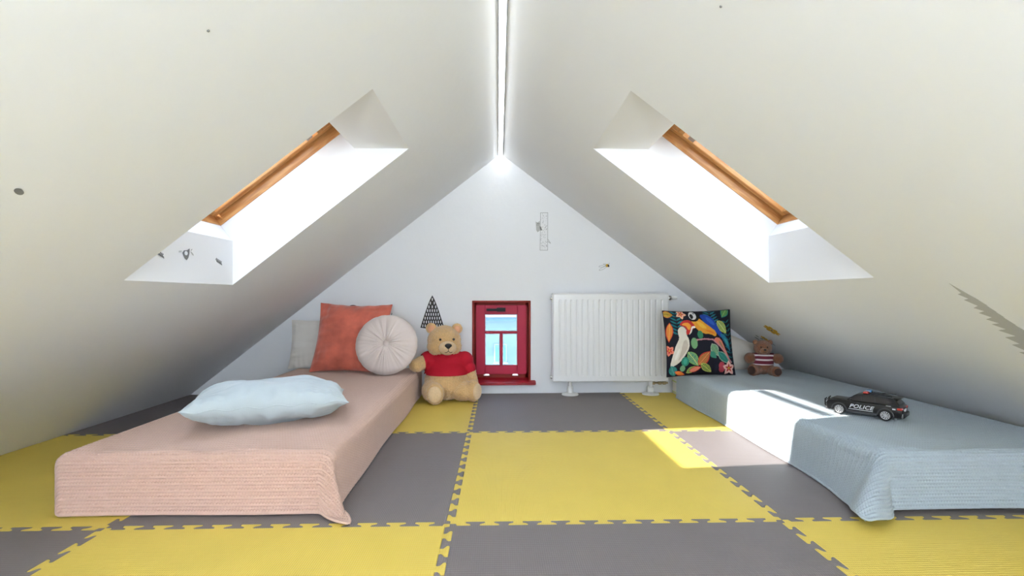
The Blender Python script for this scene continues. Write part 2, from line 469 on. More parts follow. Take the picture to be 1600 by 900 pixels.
# little red window in the back gable
w3 = struct_empty('window_3', ((WX0 + WX1) / 2, YB, WZ0))
def wp(nm, lo, hi, m, parent=None, bev=0.003, kind=None):
    o = parent or w3
    base = Vector(w3.location)
    return obj(nm, bxm([a - b for a, b in zip(lo, base)], [a - b for a, b in zip(hi, base)], bev), m, o, kind=kind)
ct = 0.014
wp('casing_side', (WX0, YB - 0.004, WZ0), (WX0 + ct, YB + 0.15, WZ1), M_redd)
wp('casing_side', (WX1 - ct, YB - 0.004, WZ0), (WX1, YB + 0.15, WZ1), M_redd)
wp('casing_top', (WX0, YB - 0.004, WZ1 - ct), (WX1, YB + 0.15, WZ1), M_redd)
wp('stop', (WX0 + ct, YB + 0.062, WZ0 + 0.03), (WX0 + 0.036, YB + 0.15, WZ1 - ct), M_redd)
wp('stop', (WX1 - 0.036, YB + 0.062, WZ0 + 0.03), (WX1 - ct, YB + 0.15, WZ1 - ct), M_redd)
wp('stop', (WX0 + ct, YB + 0.062, 0.592), (WX1 - ct, YB + 0.15, WZ1 - ct), M_redd)
wp('stop', (WX0 + ct, YB + 0.062, WZ0 + 0.02), (WX1 - ct, YB + 0.15, 0.14), M_redd)
bm = bmesh.new()
sp = [(YB - 0.045, WZ0 - 0.006), (YB - 0.045, WZ0 + 0.010), (YB - 0.036, WZ0 + 0.016), (YB + 0.15, WZ0 + 0.045), (YB + 0.15, WZ0 - 0.006)]
for xs in ((WX0 - 0.012, WX1 + 0.034),):
    a = [bm.verts.new((xs[0] - w3.location.x, p[0] - YB, p[1] - WZ0)) for p in sp]
    b = [bm.verts.new((xs[1] - w3.location.x, p[0] - YB, p[1] - WZ0)) for p in sp]
    bm.faces.new(a); bm.faces.new(b)
    for i in range(5): bm.faces.new((a[i], a[(i + 1) % 5], b[(i + 1) % 5], b[i]))
bmesh.ops.bevel(bm, geom=bm.edges[:], offset=0.004, segments=2, affect='EDGES')
obj('sill', bm, M_redsill, w3)
SX0, SX1, SZ0, SZ1 = WX0 + 0.026, WX1 - 0.028, 0.125, 0.612      # sash
sy0, sy1 = YB + 0.035, YB + 0.062
px = (-0.094, 0.0105, 0.029, 0.133); pz = (0.188, 0.411, 0.428, 0.547)
sash = obj('sash', bmesh.new(), M_red, w3)
bm = bmesh.new()
def sb(lo, hi): box(bm, [a - b for a, b in zip(lo, w3.location)], [a - b for a, b in zip(hi, w3.location)], 0.003)
sb((SX0, sy0, SZ0), (px[0], sy1, SZ1)); sb((px[3], sy0, SZ0), (SX1, sy1, SZ1))
sb((px[0], sy0, SZ0), (px[3], sy1, pz[0])); sb((px[0], sy0, pz[3]), (px[3], sy1, SZ1))
sb((px[0], sy0 + 0.004, pz[1]), (px[3], sy1, pz[2])); sb((px[1], sy0 + 0.004, pz[0]), (px[2], sy1, pz[1]))
bmesh.ops.recalc_face_normals(bm, faces=bm.faces); bm.to_mesh(sash.data); bm.free()
for x0, x1, z0, z1 in ((px[0], px[3], pz[2], pz[3]), (px[0], px[1], pz[0], pz[1]), (px[2], px[3], pz[0], pz[1])):
    wp('pane', (x0, sy0 + 0.014, z0), (x1, sy0 + 0.018, z1), M_glassb, sash, 0)
    e = 0.005
    bm = bmesh.new()
    for lo, hi in (((x0, sy0 + 0.004, z0), (x0 + e, sy0 + 0.013, z1)), ((x1 - e, sy0 + 0.004, z0), (x1, sy0 + 0.013, z1)),
                   ((x0, sy0 + 0.004, z0), (x1, sy0 + 0.013, z0 + e)), ((x0, sy0 + 0.004, z1 - e), (x1, sy0 + 0.013, z1))): sb(lo, hi)
    obj('glazing_bead', bm, M_bead, sash, label='white glazing bead')
hd = obj('handle', bmesh.new(), M_black, w3, label='black lever handle')
bm = bmesh.new()
sb((-0.012, sy0 - 0.022, 0.566), (0.05, sy0 + 0.001, 0.594)); sb((-0.084, sy0 - 0.022, 0.570), (-0.01, sy0 - 0.010, 0.588))
bmesh.ops.recalc_face_normals(bm, faces=bm.faces); bm.to_mesh(hd.data); bm.free()
for x in (-0.083, 0.118):
    bm = bmesh.new(); c = Vector((x - w3.location.x, sy0 - 0.004 - YB, SZ0 - 0.006 - WZ0))
    lathe(bm, [(0.0, -0.02), (0.005, -0.02), (0.005, 0.02), (0.0, 0.02)], c, (1, 0, 0), 10)
    box(bm, c + Vector((-0.018, 0.002, -0.004)), c + Vector((0.018, 0.012, 0.008)), 0.001)
    obj('hinge', bm, M_chrome, w3, label='bright metal hinge')

# ------------------------------------------------------------------ foam mats
PITCH = 0.085; TH = 0.0125
SC = [(.0050, -.0125), (.0072, -.0118), (.0080, -.0100), (.0080, -.0068), (.0066, -.0040), (.0035, -.0016)]
SC = SC + [(-x, -y) for x, y in reversed(SC)]
def tab_path():
    """jigsaw edge along 0..1, running level with offsets of +-TH"""
    pts = [(0.0, 0.0), (0.018, 0.0), (0.022, -TH)]
    n = 11; m0 = (1 - n * PITCH) / 2
    for k in range(n):
        c = m0 + PITCH * (k + 0.5)
        pts += [(c - PITCH / 4 + x, y) for x, y in SC]
        pts += [(c + PITCH / 4 - x, y) for x, y in reversed(SC)]
    pts += [(0.978, -TH), (0.982, 0.0), (1.0, 0.0)]
    return pts
TP = tab_path()
X0, YROW = -0.1437, 1.4874
def inset(poly, d):
    P = np.array(poly); n = len(P)
    a = np.roll(P, 1, 0); b = np.roll(P, -1, 0)
    e1 = P - a; e2 = b - P
    e1 /= np.linalg.norm(e1, axis=1)[:, None]; e2 /= np.linalg.norm(e2, axis=1)[:, None]
    n1 = np.stack([-e1[:, 1], e1[:, 0]], 1); n2 = np.stack([-e2[:, 1], e2[:, 0]], 1)
    mm = n1 + n2; den = 1 + (n1 * n2).sum(1); den = np.maximum(den, 0.35)
    return P + mm / den[:, None] * d
foam = thing('foam_floor_mat', 'yellow and grey checkered interlocking foam mat covering the attic floor', 'floor mat', (RX, 1.0, -0.02))
cols = [-2, -1, 0, 1, 2]; rows = [-2, -1, 0, 1]  # rows end unseen behind the camera to cut their yellow bounce
xmin, xmax = RX - 2.125, RX + 2.215
for i in cols:
    for j in rows:
        xa, xb = X0 + i, X0 + i + 1; ya, yb = YROW + j, YROW + j + 1
        xa_, xb_ = max(xa, xmin), min(xb, xmax)
        ya_, yb_ = ya, min(yb, YB - 0.005)
        poly = []
        # bottom (left to right)
        def hseg(y, edge):
            if edge: return [(xa_, y), (xb_, y)]
            q = [(xa + t, y + s) for t, s in TP if xa_ - 1e-6 <= xa + t <= xb_ + 1e-6]
            if q[0][0] > xa_ + 1e-4: q = [(xa_, q[0][1])] + q
            if q[-1][0] < xb_ - 1e-4: q = q + [(xb_, q[-1][1])]
            return q
        def vseg(x, edge):
            if edge: return [(x, ya_), (x, yb_)]
            q = [(x + s, ya + t) for t, s in TP if ya_ - 1e-6 <= ya + t <= yb_ + 1e-6]
            if q[0][1] > ya_ + 1e-4: q = [(q[0][0], ya_)] + q
            return q
        bot = hseg(ya_, j == rows[0]); top = hseg(yb_, j == rows[-1])
        lef = vseg(xa_, i == cols[0]); rig = vseg(xb_, i == cols[-1])
        poly = bot[:-1] + rig[:-1] + top[::-1][:-1] + lef[::-1][:-1]
        bm = bmesh.new()
        rings = []
        for d, z in ((0.0003, 0.0), (0.0003, 0.0186), (0.0014, 0.0200)):
            rings.append([bm.verts.new((p[0] - RX, p[1] - 1.0, z)) for p in inset(poly, d)])
        n = len(poly)
        for a, b in zip(rings, rings[1:]):
            for k in range(n): bm.faces.new((a[k], a[(k + 1) % n], b[(k + 1) % n], b[k]))
        bm.faces.new(rings[-1])
        obj('mat_tile', bm, M_yellow if (i + j) % 2 == 0 else M_grey, foam, smooth=False)

# ------------------------------------------------------------------ LED line under the ridge
led = thing('led_strip_light', 'long slim white strip light glowing along the ridge of the ceiling', 'light', (RX, 1.0, 1.6675))
ya, yb = YF + 0.05 - 1.0, YB - 0.012 - 1.0
obj('light_diffuser', bxm((-0.0125, ya, -0.0190), (0.0125, yb, -0.0120), 0.002), M_led, led, label='glowing white diffuser')
bm = bmesh.new()
box(bm, (-0.0150, ya, -0.0175), (-0.0126, yb, -0.0115)); box(bm, (0.0126, ya, -0.0175), (0.0150, yb, -0.0115))
box(bm, (-0.0126, ya, -0.0115), (0.0126, yb, -0.0100))
obj('profile', bm, M_alu, led, smooth=False, label='grey aluminium profile')

# ------------------------------------------------------------------ radiator
rad = thing('panel_radiator', 'white ribbed panel radiator on two pipe stands below the right slope', 'radiator', (0.7665, 3.40, 0.0))
rw, rz0, rz1 = 0.396, 0.092, 0.692
nx, nz = 441, 90
xs = np.linspace(-rw, rw, nx); zs = np.concatenate([np.linspace(rz0, rz0 + 0.07, 26), np.linspace(rz0 + 0.075, rz1 - 0.065, 30), np.linspace(rz1 - 0.06, rz1, 26)])
Xg, Zg = np.meshgrid(xs, zs, indexing='ij')
def sstep(a, b, x):
    t = np.clip((x - a) / (b - a), 0, 1); return t * t * (3 - 2 * t)
ph = (Xg / 0.0387) % 1.0
tri = np.abs(ph - 0.5) * 2
groove = sstep(0.62, 0.86, tri)
mask = sstep(rz0 + 0.036, rz0 + 0.05, Zg) * (1 - sstep(rz1 - 0.05, rz1 - 0.036, Zg)) * (1 - sstep(rw - 0.026, rw - 0.018, np.abs(Xg)))
Yg = 0.0055 * groove * mask
ed = np.minimum(np.minimum(rw - np.abs(Xg), Zg - rz0), rz1 - Zg)
Yg = Yg + 0.008 * (1 - np.sqrt(np.clip(1 - (1 - np.clip(ed / 0.008, 0, 1)) ** 2, 0, 1)))
Pg = np.stack([Xg, Yg - 0.020, Zg], -1)
obj('front_panel', grid_mesh('front_panel', Pg, M_white), M_white, rad)
obj('back_panel', bxm((-rw + 0.006, 0.028, rz0 + 0.006), (rw - 0.006, 0.045, rz1 - 0.006), 0.004), M_white, rad)
for s in (-1, 1):
    obj('side_cover', bxm((s * rw - 0.003, -0.013, rz0 + 0.008), (s * rw + 0.003, 0.045, rz1 - 0.004), 0.002), M_white, rad)
bm = bmesh.new(); box(bm, (-rw, -0.012, rz1 - 0.002), (rw, 0.045, rz1 + 0.003), 0.001)
obj('top_grille', bm, M_white, rad)
obj('wall_bracket', bxm((-0.25, 0.042, 0.3), (-0.2, 0.085, 0.5)), M_white, rad); obj('wall_bracket', bxm((0.2, 0.042, 0.3), (0.25, 0.085, 0.5)), M_white, rad)
for x in (-0.276, 0.279):
    bm = bmesh.new()
    lathe(bm, [(0.0, 0.058), (0.021, 0.058), (0.022, 0.055), (0.0165, 0.053), (0.0165, 0.0515), (0.022, 0.05), (0.022, 0.012)], (x, 0.008, 0.0), seg=24, close=False)
    lathe(bm, [(0.0125, 0.054), (0.0125, 0.10)], (x, 0.008, 0), seg=16, close=False)
    st = obj('pipe_stand', bm, M_whiteplas, rad)
    bm = bmesh.new()
    lathe(bm, [(0.056, 0.0), (0.058, 0.004), (0.054, 0.010), (0.035, 0.016), (0.0225, 0.018), (0.0225, 0.014)], (x, 0.008, 0), seg=32, close=False)
    obj('floor_rosette', bm, M_whiteplas, st)
for x, z in ((-rw, rz1 - 0.032), (-rw, rz0 + 0.03)):
    bm = bmesh.new(); lathe(bm, [(0.0, 0.016), (0.007, 0.016), (0.007, 0.008), (0.012, 0.008), (0.012, 0.0)], (x - 0.003, 0.012, z), (-1, 0, 0), 12)
    obj('end_plug', bm, M_chrome, rad, label='small metal end plug')
bm = bmesh.new()
prof = [(0.0, 0.0)]
lathe(bm, [(0.016, 0.0), (0.018, 0.003), (0.018, 0.018), (0.016, 0.021), (0.012, 0.022)], (rw + 0.003, 0.012, rz1 - 0.030), (1, 0, 0), 14)
vh = obj('valve_ring', bm, M_chrome, rad, label='knurled metal valve ring')
bm = bmesh.new()
lathe(bm, [(0.011, 0.022), (0.013, 0.028), (0.012, 0.055), (0.009, 0.064), (0.0, 0.066)], (rw + 0.003, 0.012, rz1 - 0.030), (1, 0, 0), 18)
obj('valve_cap', bm, M_whiteplas, vh)
bm = bmesh.new()
for x in (0.30, 0.345, 0.375):
    lathe(bm, [(0.0, -0.012), (0.009, -0.012), (0.012, -0.008), (0.012, 0.008), (0.009, 0.012), (0.0, 0.012)], (x, 0.015, rz0 - 0.014), (1, 0, 0), 12)
tube(bm, [(0.285, 0.015, rz0 - 0.014), (0.40, 0.015, rz0 - 0.014)], 0.006, 10)
tube(bm, [(0.345, 0.015, rz0 - 0.014), (0.345, 0.015, rz0 + 0.01)], 0.008, 10)
obj('valve_block', bm, M_brass, rad, label='brass valve block under the right end')

# ------------------------------------------------------------------ mattresses and knit blankets
def mattress(name, label, x0, x1, y0, y1, h, m, pip):
    c = ((x0 + x1) / 2, (y0 + y1) / 2, 0)
    t = thing(name, label, 'mattress', c)
    a, b = (x1 - x0) / 2, (y1 - y0) / 2
    obj('mattress_body', bxm((-a, -b, 0), (a, b, h), 0.018, 4), m, t)
    r = 0.02
    pts = []
    for cx, cy, a0 in ((a - r, b - r, 0), (-a + r, b - r, 90), (-a + r, -b + r, 180), (a - r, -b + r, 270)):
        for k in range(5):
            q = math.radians(a0 + k * 22.5); pts.append((cx + (r + 0.001) * math.cos(q), cy + (r + 0.001) * math.sin(q)))
    for z in (0.02, h - 0.02) if pip is not M_green else (h * 0.55, 0.02):
        bm = bmesh.new(); tube(bm, [(p[0], p[1], z) for p in pts], 0.004, 8, True)
        obj('piping', bm, pip, t)
    return t

def knit_blanket(name, label, m, x0, x1, y0, y1, top, R, hangL, hangR, hangN, flareR, flareL, seed, sideL=0.0, sideR=0.0):
    """sheet laid over the box x0..x1, from y0 (near end, hanging down) to y1 on the top"""
    su, sv = 0.0094, 0.0108                     # stitch width, row height
    q = PI * R / 2
    umin, umax = x0 + R - (q + hangL), x1 - R + (q + hangR)
    vmin = y0 + R - (q + hangN)
    du, dv = su / 4.0, sv / 4.0
    us = np.arange(umin, umax, du); vs = np.arange(vmin, y1, dv)
    U, V = np.meshgrid(us, vs, indexing='ij')
    ph1, ph2, ph3 = np.random.default_rng(seed).uniform(0, 6.28, 3)
    eu = np.where(U > x1 - R, U - (x1 - R), np.where(U < x0 + R, U - (x0 + R), 0.0))
    ev = np.where(V < y0 + R, (y0 + R) - V, 0.0)
    # round the sheet's corners a little so that they do not pile up
    r = np.hypot(eu, ev); th = np.arctan2(ev, np.abs(eu) + 1e-12)
    corner = np.sin(2 * th) ** 2
    fl = np.where(eu >= 0, flareR, flareL)
    hs = np.where(eu >= 0, hangR, hangL)
    lim = q + hangN + (hs - hangN) * np.cos(th) ** 2
    r_sheet = r
    r = np.minimum(r, np.where(ev > 0, lim, 9) * (1 + corner * (0.02 + 0.85 * fl)))
    wav = 0.025 + 0.035 * np.sin(V * 7.1 + ph1) * np.cos(th) ** 2 + 0.03 * np.sin(U * 8.3 + ph2) * np.sin(th) ** 2
    phi = np.clip(wav * (1 - corner), 0.0, 1) + fl * corner ** 1.3
    phi = phi + np.where(eu >= 0, sideR, sideL) * np.exp(-np.maximum(V - (y0 + R), 0) / 0.17) * np.cos(th) ** 2
    t = np.maximum(r - q, 0)
    a = np.minimum(r, q) / R
    H = R * np.sin(a) + t * np.sin(phi); D = R * (1 - np.cos(a)) + t * np.cos(phi)
    # cloth reaching the floor spreads outwards
    floor_d = top - 0.006
    over = np.maximum(D - floor_d, 0)
    H = H + over * 0.75; D = np.minimum(D, floor_d)
    ct = np.where(r > 1e-9, np.abs(eu) / np.maximum(r_sheet, 1e-9), 0); st = np.where(r > 1e-9, ev / np.maximum(r_sheet, 1e-9), 0)
    X = np.where(eu > 0, x1 - R + H * ct, np.where(eu < 0, x0 + R - H * ct, U))
    Y = np.where(ev > 0, y0 + R - H * st, V)
    soft = 0.003 * np.sin(U * 9 + ph3) * np.sin(V * 6 + ph1) + 0.002 * np.sin(U * 23 + V * 11 + ph2)
    Z = top - D + soft * (r <= 0)
    P = np.stack([X, Y, Z], -1)
    gu = np.gradient(P, axis=0); gv = np.gradient(P, axis=1)
    N = np.cross(gu, gv); N /= np.linalg.norm(N, axis=-1, keepdims=True) + 1e-12
    # knit relief: rows of rounded stitches, every second row shifted by half a stitch
    vv = V / sv + 0.10 * np.cos(2 * PI * U / su)
    row = np.floor(vv); fr = vv - row
    dx = (U / su + 0.5 * (row % 2)) % 1.0 - 0.5; dy = fr - 0.5
    hgt = 0.45 * (0.5 + 0.5 * np.cos(2 * PI * fr)) + 0.15 * np.cos(2 * PI * dx) * 0 - 1.0 * np.exp(-(dx / 0.25) ** 2 - (dy / 0.30) ** 2)
    P = P + N * (hgt * 0.0092 + 0.0015)[..., None]
    P[..., 2] = np.maximum(P[..., 2], 0.002)
    t_ = thing(name, label, 'blanket', ((x0 + x1) / 2, (y0 + y1) / 2, top))
    P0 = P - np.array(t_.location)
    o = obj('knit_cloth', grid_mesh('knit_cloth', P0, m), m, t_)
    step = 3
    edge = [P0[0, k] for k in range(P0.shape[1] - 1, 0, -step)] + [P0[k, 0] for k in range(0, P0.shape[0] - 1, step)] + [P0[-1, k] for k in range(0, P0.shape[1], step)]
    e = np.array(edge); ker = np.ones(7) / 7
    e = np.stack([np.convolve(np.pad(e[:, c], 3, mode='edge'), ker, 'valid') for c in range(3)], 1)
    e[:, 2] = np.maximum(e[:, 2], 0.0045 - top)
    bm = bmesh.new(); tube(bm, [tuple(p) for p in e], 0.0042, 6)
    obj('hem', bm, m, t_)
    return t_

mattress('mattress', 'single mattress on the left, hidden under the pink knit blanket', -1.345, -0.545, 1.605, 3.46, 0.172, M_mattress, M_mattress)
mattress('mattress', 'pale mattress on the right under the blue grey blanket, its end showing by the radiator', 1.205, 1.965, 1.545, 3.44, 0.168, M_mattressw, M_green)
knit_blanket('knit_blanket', 'pink chunky knit blanket draped over the left mattress', M_knitp, -1.368, -0.522, 1.565, 3.40, 0.186, 0.035, 0.142, 0.140, 0.143, 0.42, 0.0, 3, 0.0, 0.12)
knit_blanket('knit_blanket', 'blue grey chunky knit blanket draped over the right mattress', M_knitb, 1.182, 1.975, 1.522, 3.28, 0.184, 0.035, 0.150, -0.03, 0.132, 0.0, 0.72, 5, 0.50, 0.0)
for o in bpy.data.objects:
    pass

# ------------------------------------------------------------------ cushions
def cushion(w, h, t, seed, n=56, pinch=0.05, wr=0.006, power=0.62, m=None, colors=None, sag=0.0):
    """two pillowed faces sharing their seam; returns mesh in its own XY plane, front towards +Z"""
    a = np.linspace(-1, 1, n)
    a = np.sign(a) * (1 - (1 - np.abs(a)) ** 1.35)
    U, V = np.meshgrid(a, a, indexing='ij')
    ex = 1 - pinch * (1 - V ** 2) ** 1.0 * np.abs(U) ** 3; ey = 1 - pinch * (1 - U ** 2) * np.abs(V) ** 3
    X = w / 2 * U * ex; Y = h / 2 * V * ey
    base = ((1 - np.abs(U) ** 2.2) * (1 - np.abs(V) ** 2.2)) ** power
    ns = np.zeros_like(U); off = seed * 7.3
    for i in range(n):
        for j in range(n):
            u, v = U[i, j], V[i, j]
            kx = noise.noise((u * 1.2 + off, v * 9.0, off)); ky = noise.noise((u * 9.0, v * 1.2 + off, off + 4))
            k2 = noise.noise((u * 2.3, v * 2.3, off + 9))
            mx = abs(u) ** 2; my = abs(v) ** 2
            ns[i, j] = kx * mx + ky * my + 0.9 * k2
    edge = np.clip(np.minimum(1 - np.abs(U), 1 - np.abs(V)) / 0.12, 0, 1)
    Zf = t / 2 * base + wr * ns * edge
    Zb = -(t / 2 * base) + wr * ns[::-1] * edge
    Y = Y - sag * base * (1 - V) * 0.5
    seam = 0.25 * wr * np.sin(U * 17 + off) * (1 - edge)
    Pf = np.stack([X, Y, Zf + seam], -1); Pb = np.stack([X, Y, Zb + seam], -1)
    return Pf, Pb

def cushion_obj(parent, name, Pf, Pb, m):
    n = Pf.shape[0]
    me1 = grid_mesh(name, Pf, m); 
    bm = bmesh.new(); bm.from_mesh(me1)
    me2 = grid_mesh(name, Pb, m, flip=True); bm.from_mesh(me2)
    bmesh.ops.remove_doubles(bm, verts=bm.verts, dist=1e-5)
    me3 = bpy.data.meshes.new(name); bm.to_mesh(me3); bm.free(); me3.materials.append(m)
    bpy.data.meshes.remove(me1); bpy.data.meshes.remove(me2)
    return obj(name, me3, m, parent)

def seam_tube(parent, Pf, r, m, name='piping'):
    e = list(Pf[:, 0]) + list(Pf[-1, 1:]) + list(Pf[-2::-1, -1]) + list(Pf[0, -2:0:-1])
    bm = bmesh.new(); tube(bm, [tuple(p) for p in e], r, 6, True)
    return obj(name, bm, m, parent)

def place(o, loc, lean, yaw, roll=0.0):
    """stand a cushion made in the XY plane up and lean it back"""
    o.matrix_world = Matrix.Translation(loc) @ Matrix.Rotation(yaw, 4, 'Z') @ Matrix.Rotation(PI / 2 - lean, 4, 'X') @ Matrix.Rotation(roll, 4, 'Z')

D = math.radians
BT = 0.190     # top of the blankets

t = thing('cushion', 'pale beige cushion leaning on the back wall, left of the terracotta one', 'cushion')
Pf, Pb = cushion(0.46, 0.325, 0.09, 1, pinch=0.05, wr=0.010); cushion_obj(t, 'cushion_cover', Pf, Pb, M_beige); seam_tube(t, Pf, 0.002, M_beige)
place(t, (-1.165, 3.398, BT + 0.164), D(12), D(2))

t = thing('cushion', 'square terracotta velvet cushion on the pink blanket', 'cushion')
Pf, Pb = cushion(0.475, 0.46, 0.13, 2, pinch=0.075, wr=0.015); cushion_obj(t, 'cushion_cover', Pf, Pb, M_terra); seam_tube(t, Pf, 0.0025, M_terra)
place(t, (-0.948, 3.262, BT + 0.218), D(20), D(-2), D(-1.5))

# round pleated cushion
t = thing('round_cushion', 'round blush pleated cushion with a centre button', 'cushion')
nr, nt_ = 40, 220
rr = np.sin(np.linspace(0, 1, nr) * PI / 2) ; th = np.linspace(0, 2 * PI, nt_, endpoint=False)
Th, Rr = np.meshgrid(th, rr, indexing='ij')
pl = np.zeros_like(Th)
for i in range(nt_):
    a = th[i]
    f = noise.noise((math.cos(a) * 5.0, math.sin(a) * 5.0, 1.7)) + 0.8 * noise.noise((math.cos(a) * 11, math.sin(a) * 11, 8.2))
    pl[i, :] = f
prof = np.clip(1 - Rr ** 2.6, 0, 1) ** 0.5
dimp = np.exp(-(Rr / 0.16) ** 2)
amp = 0.011 * np.clip(Rr / 0.25, 0, 1) * (1 - Rr ** 3)
Rad = 0.186 * (1 + 0.012 * pl * Rr)
Zf = 0.062 * prof - 0.040 * dimp + amp * pl
Pf = np.stack([Rad * Rr * np.cos(Th), Rad * Rr * np.sin(Th), Zf], -1)
Pb = np.stack([Rad * Rr * np.cos(Th), Rad * Rr * np.sin(Th), -Zf], -1)
bm = bmesh.new()
m1 = grid_mesh('a', Pf, M_blush, closed_u=True); m2 = grid_mesh('b', Pb, M_blush, closed_u=True, flip=True)
bm.from_mesh(m1); bm.from_mesh(m2); bmesh.ops.remove_doubles(bm, verts=bm.verts, dist=2e-5)
me = bpy.data.meshes.new('cushion_cover'); bm.to_mesh(me); bm.free(); me.materials.append(M_blush)
obj('cushion_cover', me, M_blush, t)
bm = bmesh.new(); tube(bm, [tuple(p) for p in Pf[:, -1]], 0.0028, 6, True); obj('piping', bm, M_blush, t)
bm = bmesh.new(); lathe(bm, [(0.0, 0.044), (0.010, 0.042), (0.0165, 0.036), (0.018, 0.028), (0.016, 0.016)], seg=24); obj('button', bm, M_blush, t)
place(t, (-0.690, 3.112, BT + 0.186), D(17), D(4))

# pale blue pillow lying on the pink blanket
t = thing('pillow', 'pale blue velvet pillow lying flat on the pink blanket', 'pillow')
Pf, Pb = cushion(0.545, 0.35, 0.165, 6, n=84, pinch=0.05, wr=0.018, power=0.50)
cushion_obj(t, 'pillow_cover', Pf, Pb, M_paleblue); seam_tube(t, Pf, 0.002, M_paleblue)
t.matrix_world = Matrix.Translation((-0.880, 1.970, BT + 0.083)) @ Matrix.Rotation(D(20), 4, 'Z') @ Matrix.Rotation(D(-2), 4, 'X')

# cream pillow under the right slope
t = thing('pillow', 'cream cotton pillow standing behind the brown teddy, under the right slope', 'pillow')
Pf, Pb = cushion(0.44, 0.275, 0.10, 8, pinch=0.03, wr=0.005)
for A in (Pf, Pb):      # its right end is pressed down by the slope
    f_ = 1 - 0.42 * np.clip((A[..., 0] + 0.06) / 0.28, 0, 1)
    A[..., 1] = -0.1375 + (A[..., 1] + 0.1375) * f_
cushion_obj(t, 'pillow_cover', Pf, Pb, M_cream); seam_tube(t, Pf, 0.002, M_cream)
place(t, (1.500, 3.275, BT + 0.136), D(14), D(-2))

# parrot print cushion
t = thing('cushion', 'dark cushion printed with two parrots among tropical leaves and flowers', 'cushion')
NP = 210
Pf, Pb = cushion(0.430, 0.405, 0.13, 11, n=NP, pinch=0.05, wr=0.006)
def paint():
    a = np.linspace(-1, 1, NP); a = np.sign(a) * (1 - (1 - np.abs(a)) ** 1.35)
    U, V = np.meshgrid(a, a, indexing='ij')
    X = 85 + (U + 1) / 2 * 735; Y = 135 + (1 - V) / 2 * 660
    C = np.zeros((NP, NP, 3)); C[:] = (0.010, 0.010, 0.018)
    def put(mk, col):
        C[mk] = col
    def poly(pts, col, smooth=1):
        p = np.array(pts, float)
        for _ in range(smooth):
            qn = np.roll(p, -1, 0); p = np.stack([p * 0.75 + qn * 0.25, p * 0.25 + qn * 0.75], 1).reshape(-1, 2)
        ins = np.zeros(X.shape, bool); n = len(p)
        for i in range(n):
            x1, y1 = p[i]; x2, y2 = p[(i + 1) % n]
            if y1 == y2: continue
            c = ((y1 > Y) != (y2 > Y)) & (X < (x2 - x1) * (Y - y1) / (y2 - y1) + x1)
            ins ^= c
        put(ins, col); return ins
    def ell(cx, cy, rx, ry, col, ang=0):
        c, s = math.cos(D(ang)), math.sin(D(ang))
        dx, dy = X - cx, Y - cy
        put(((dx * c + dy * s) / rx) ** 2 + ((-dx * s + dy * c) / ry) ** 2 < 1, col)
    def leaf(cx, cy, L, Wd, ang, col, rim=None, vein=None, nv=7):
        c, s = math.cos(D(ang)), math.sin(D(ang))
        a = ((X - cx) * c + (Y - cy) * s) / L; b = (-(X - cx) * s + (Y - cy) * c) / Wd
        e = np.abs(b) - (1 - a ** 2) * (1 - 0.25 * a)
        if rim is not None: put((e < 0) & (np.abs(a) < 1), rim)
        put((e < (-0.18 if rim is not None else 0)) & (np.abs(a) < 1), col)
        if vein is not None:
            st = ((a * nv + np.abs(b) * 1.2) % 1.0) < 0.22
            put((e < -0.2) & (np.abs(a) < 0.95) & (st | (np.abs(b) < 0.07)), vein)
    def frond(x0, y0, x1, y1, n, L, Wd, col):
        for k in range(n):
            f = (k + 0.5) / n; cx, cy = x0 + (x1 - x0) * f, y0 + (y1 - y0) * f
            base = math.degrees(math.atan2(y1 - y0, x1 - x0))
            for sgn in (-1, 1):
                an = base + sgn * 62; l = L * (1 - 0.45 * f)
                leaf(cx + l * math.cos(D(an)), cy + l * math.sin(D(an)), l, Wd, an, col)
    def flower(cx, cy, r, petal, core, a0=0):
        for k in range(5):
            an = a0 + 72 * k; leaf(cx + 0.58 * r * math.cos(D(an)), cy + 0.58 * r * math.sin(D(an)), 0.6 * r, 0.38 * r, an, petal)
        for k in range(5):
            an = a0 + 72 * k; leaf(cx + 0.32 * r * math.cos(D(an)), cy + 0.32 * r * math.sin(D(an)), 0.38 * r, 0.14 * r, an, core)
        ell(cx, cy, 0.17 * r, 0.17 * r, (0.6, 0.35, 0.03))
    teal = (0.012, 0.14, 0.17); teal2 = (0.02, 0.22, 0.20); green = (0.05, 0.20, 0.07); lime = (0.45, 0.50, 0.10)
    orange = (0.62, 0.17, 0.035); red = (0.50, 0.035, 0.03); coral = (0.68, 0.20, 0.13); cream = (0.66, 0.62, 0.54)
    frond(205, 400, 205, 150, 7, 50, 9, teal)
    frond(560, 320, 575, 130, 6, 60, 9, (0.02, 0.16, 0.20))
    frond(800, 690, 740, 250, 10, 52, 8, (0.015, 0.13, 0.14))
    leaf(125, 175, 55, 34, 8, (0.50, 0.33, 0.05), orange, (0.15, 0.09, 0.01))
    leaf(120, 360, 100, 36, 98, orange, red, (0.75, 0.40, 0.08))
    flower(265, 170, 50, (0.80, 0.45, 0.30), red, 10)
    flower(108, 540, 48, coral, red, 30)
    leaf(745, 165, 70, 42, 130, green, teal2, (0.25, 0.45, 0.12))
    leaf(685, 315, 82, 48, 55, (0.18, 0.28, 0.06), lime, (0.65, 0.66, 0.25))
    # macaw
    poly([(450, 180), (520, 175), (590, 220), (625, 290), (650, 345), (700, 405), (665, 430), (610, 372), (540, 315), (480, 250)], (0.018, 0.055, 0.33))
    poly([(520, 200), (575, 235), (610, 300), (560, 290), (515, 240)], (0.03, 0.11, 0.48))
    poly([(640, 370), (720, 400), (765, 490), (775, 580), (700, 480)], (0.02, 0.16, 0.26))
    poly([(690, 420), (740, 450), (755, 520), (715, 480)], (0.05, 0.30, 0.30))
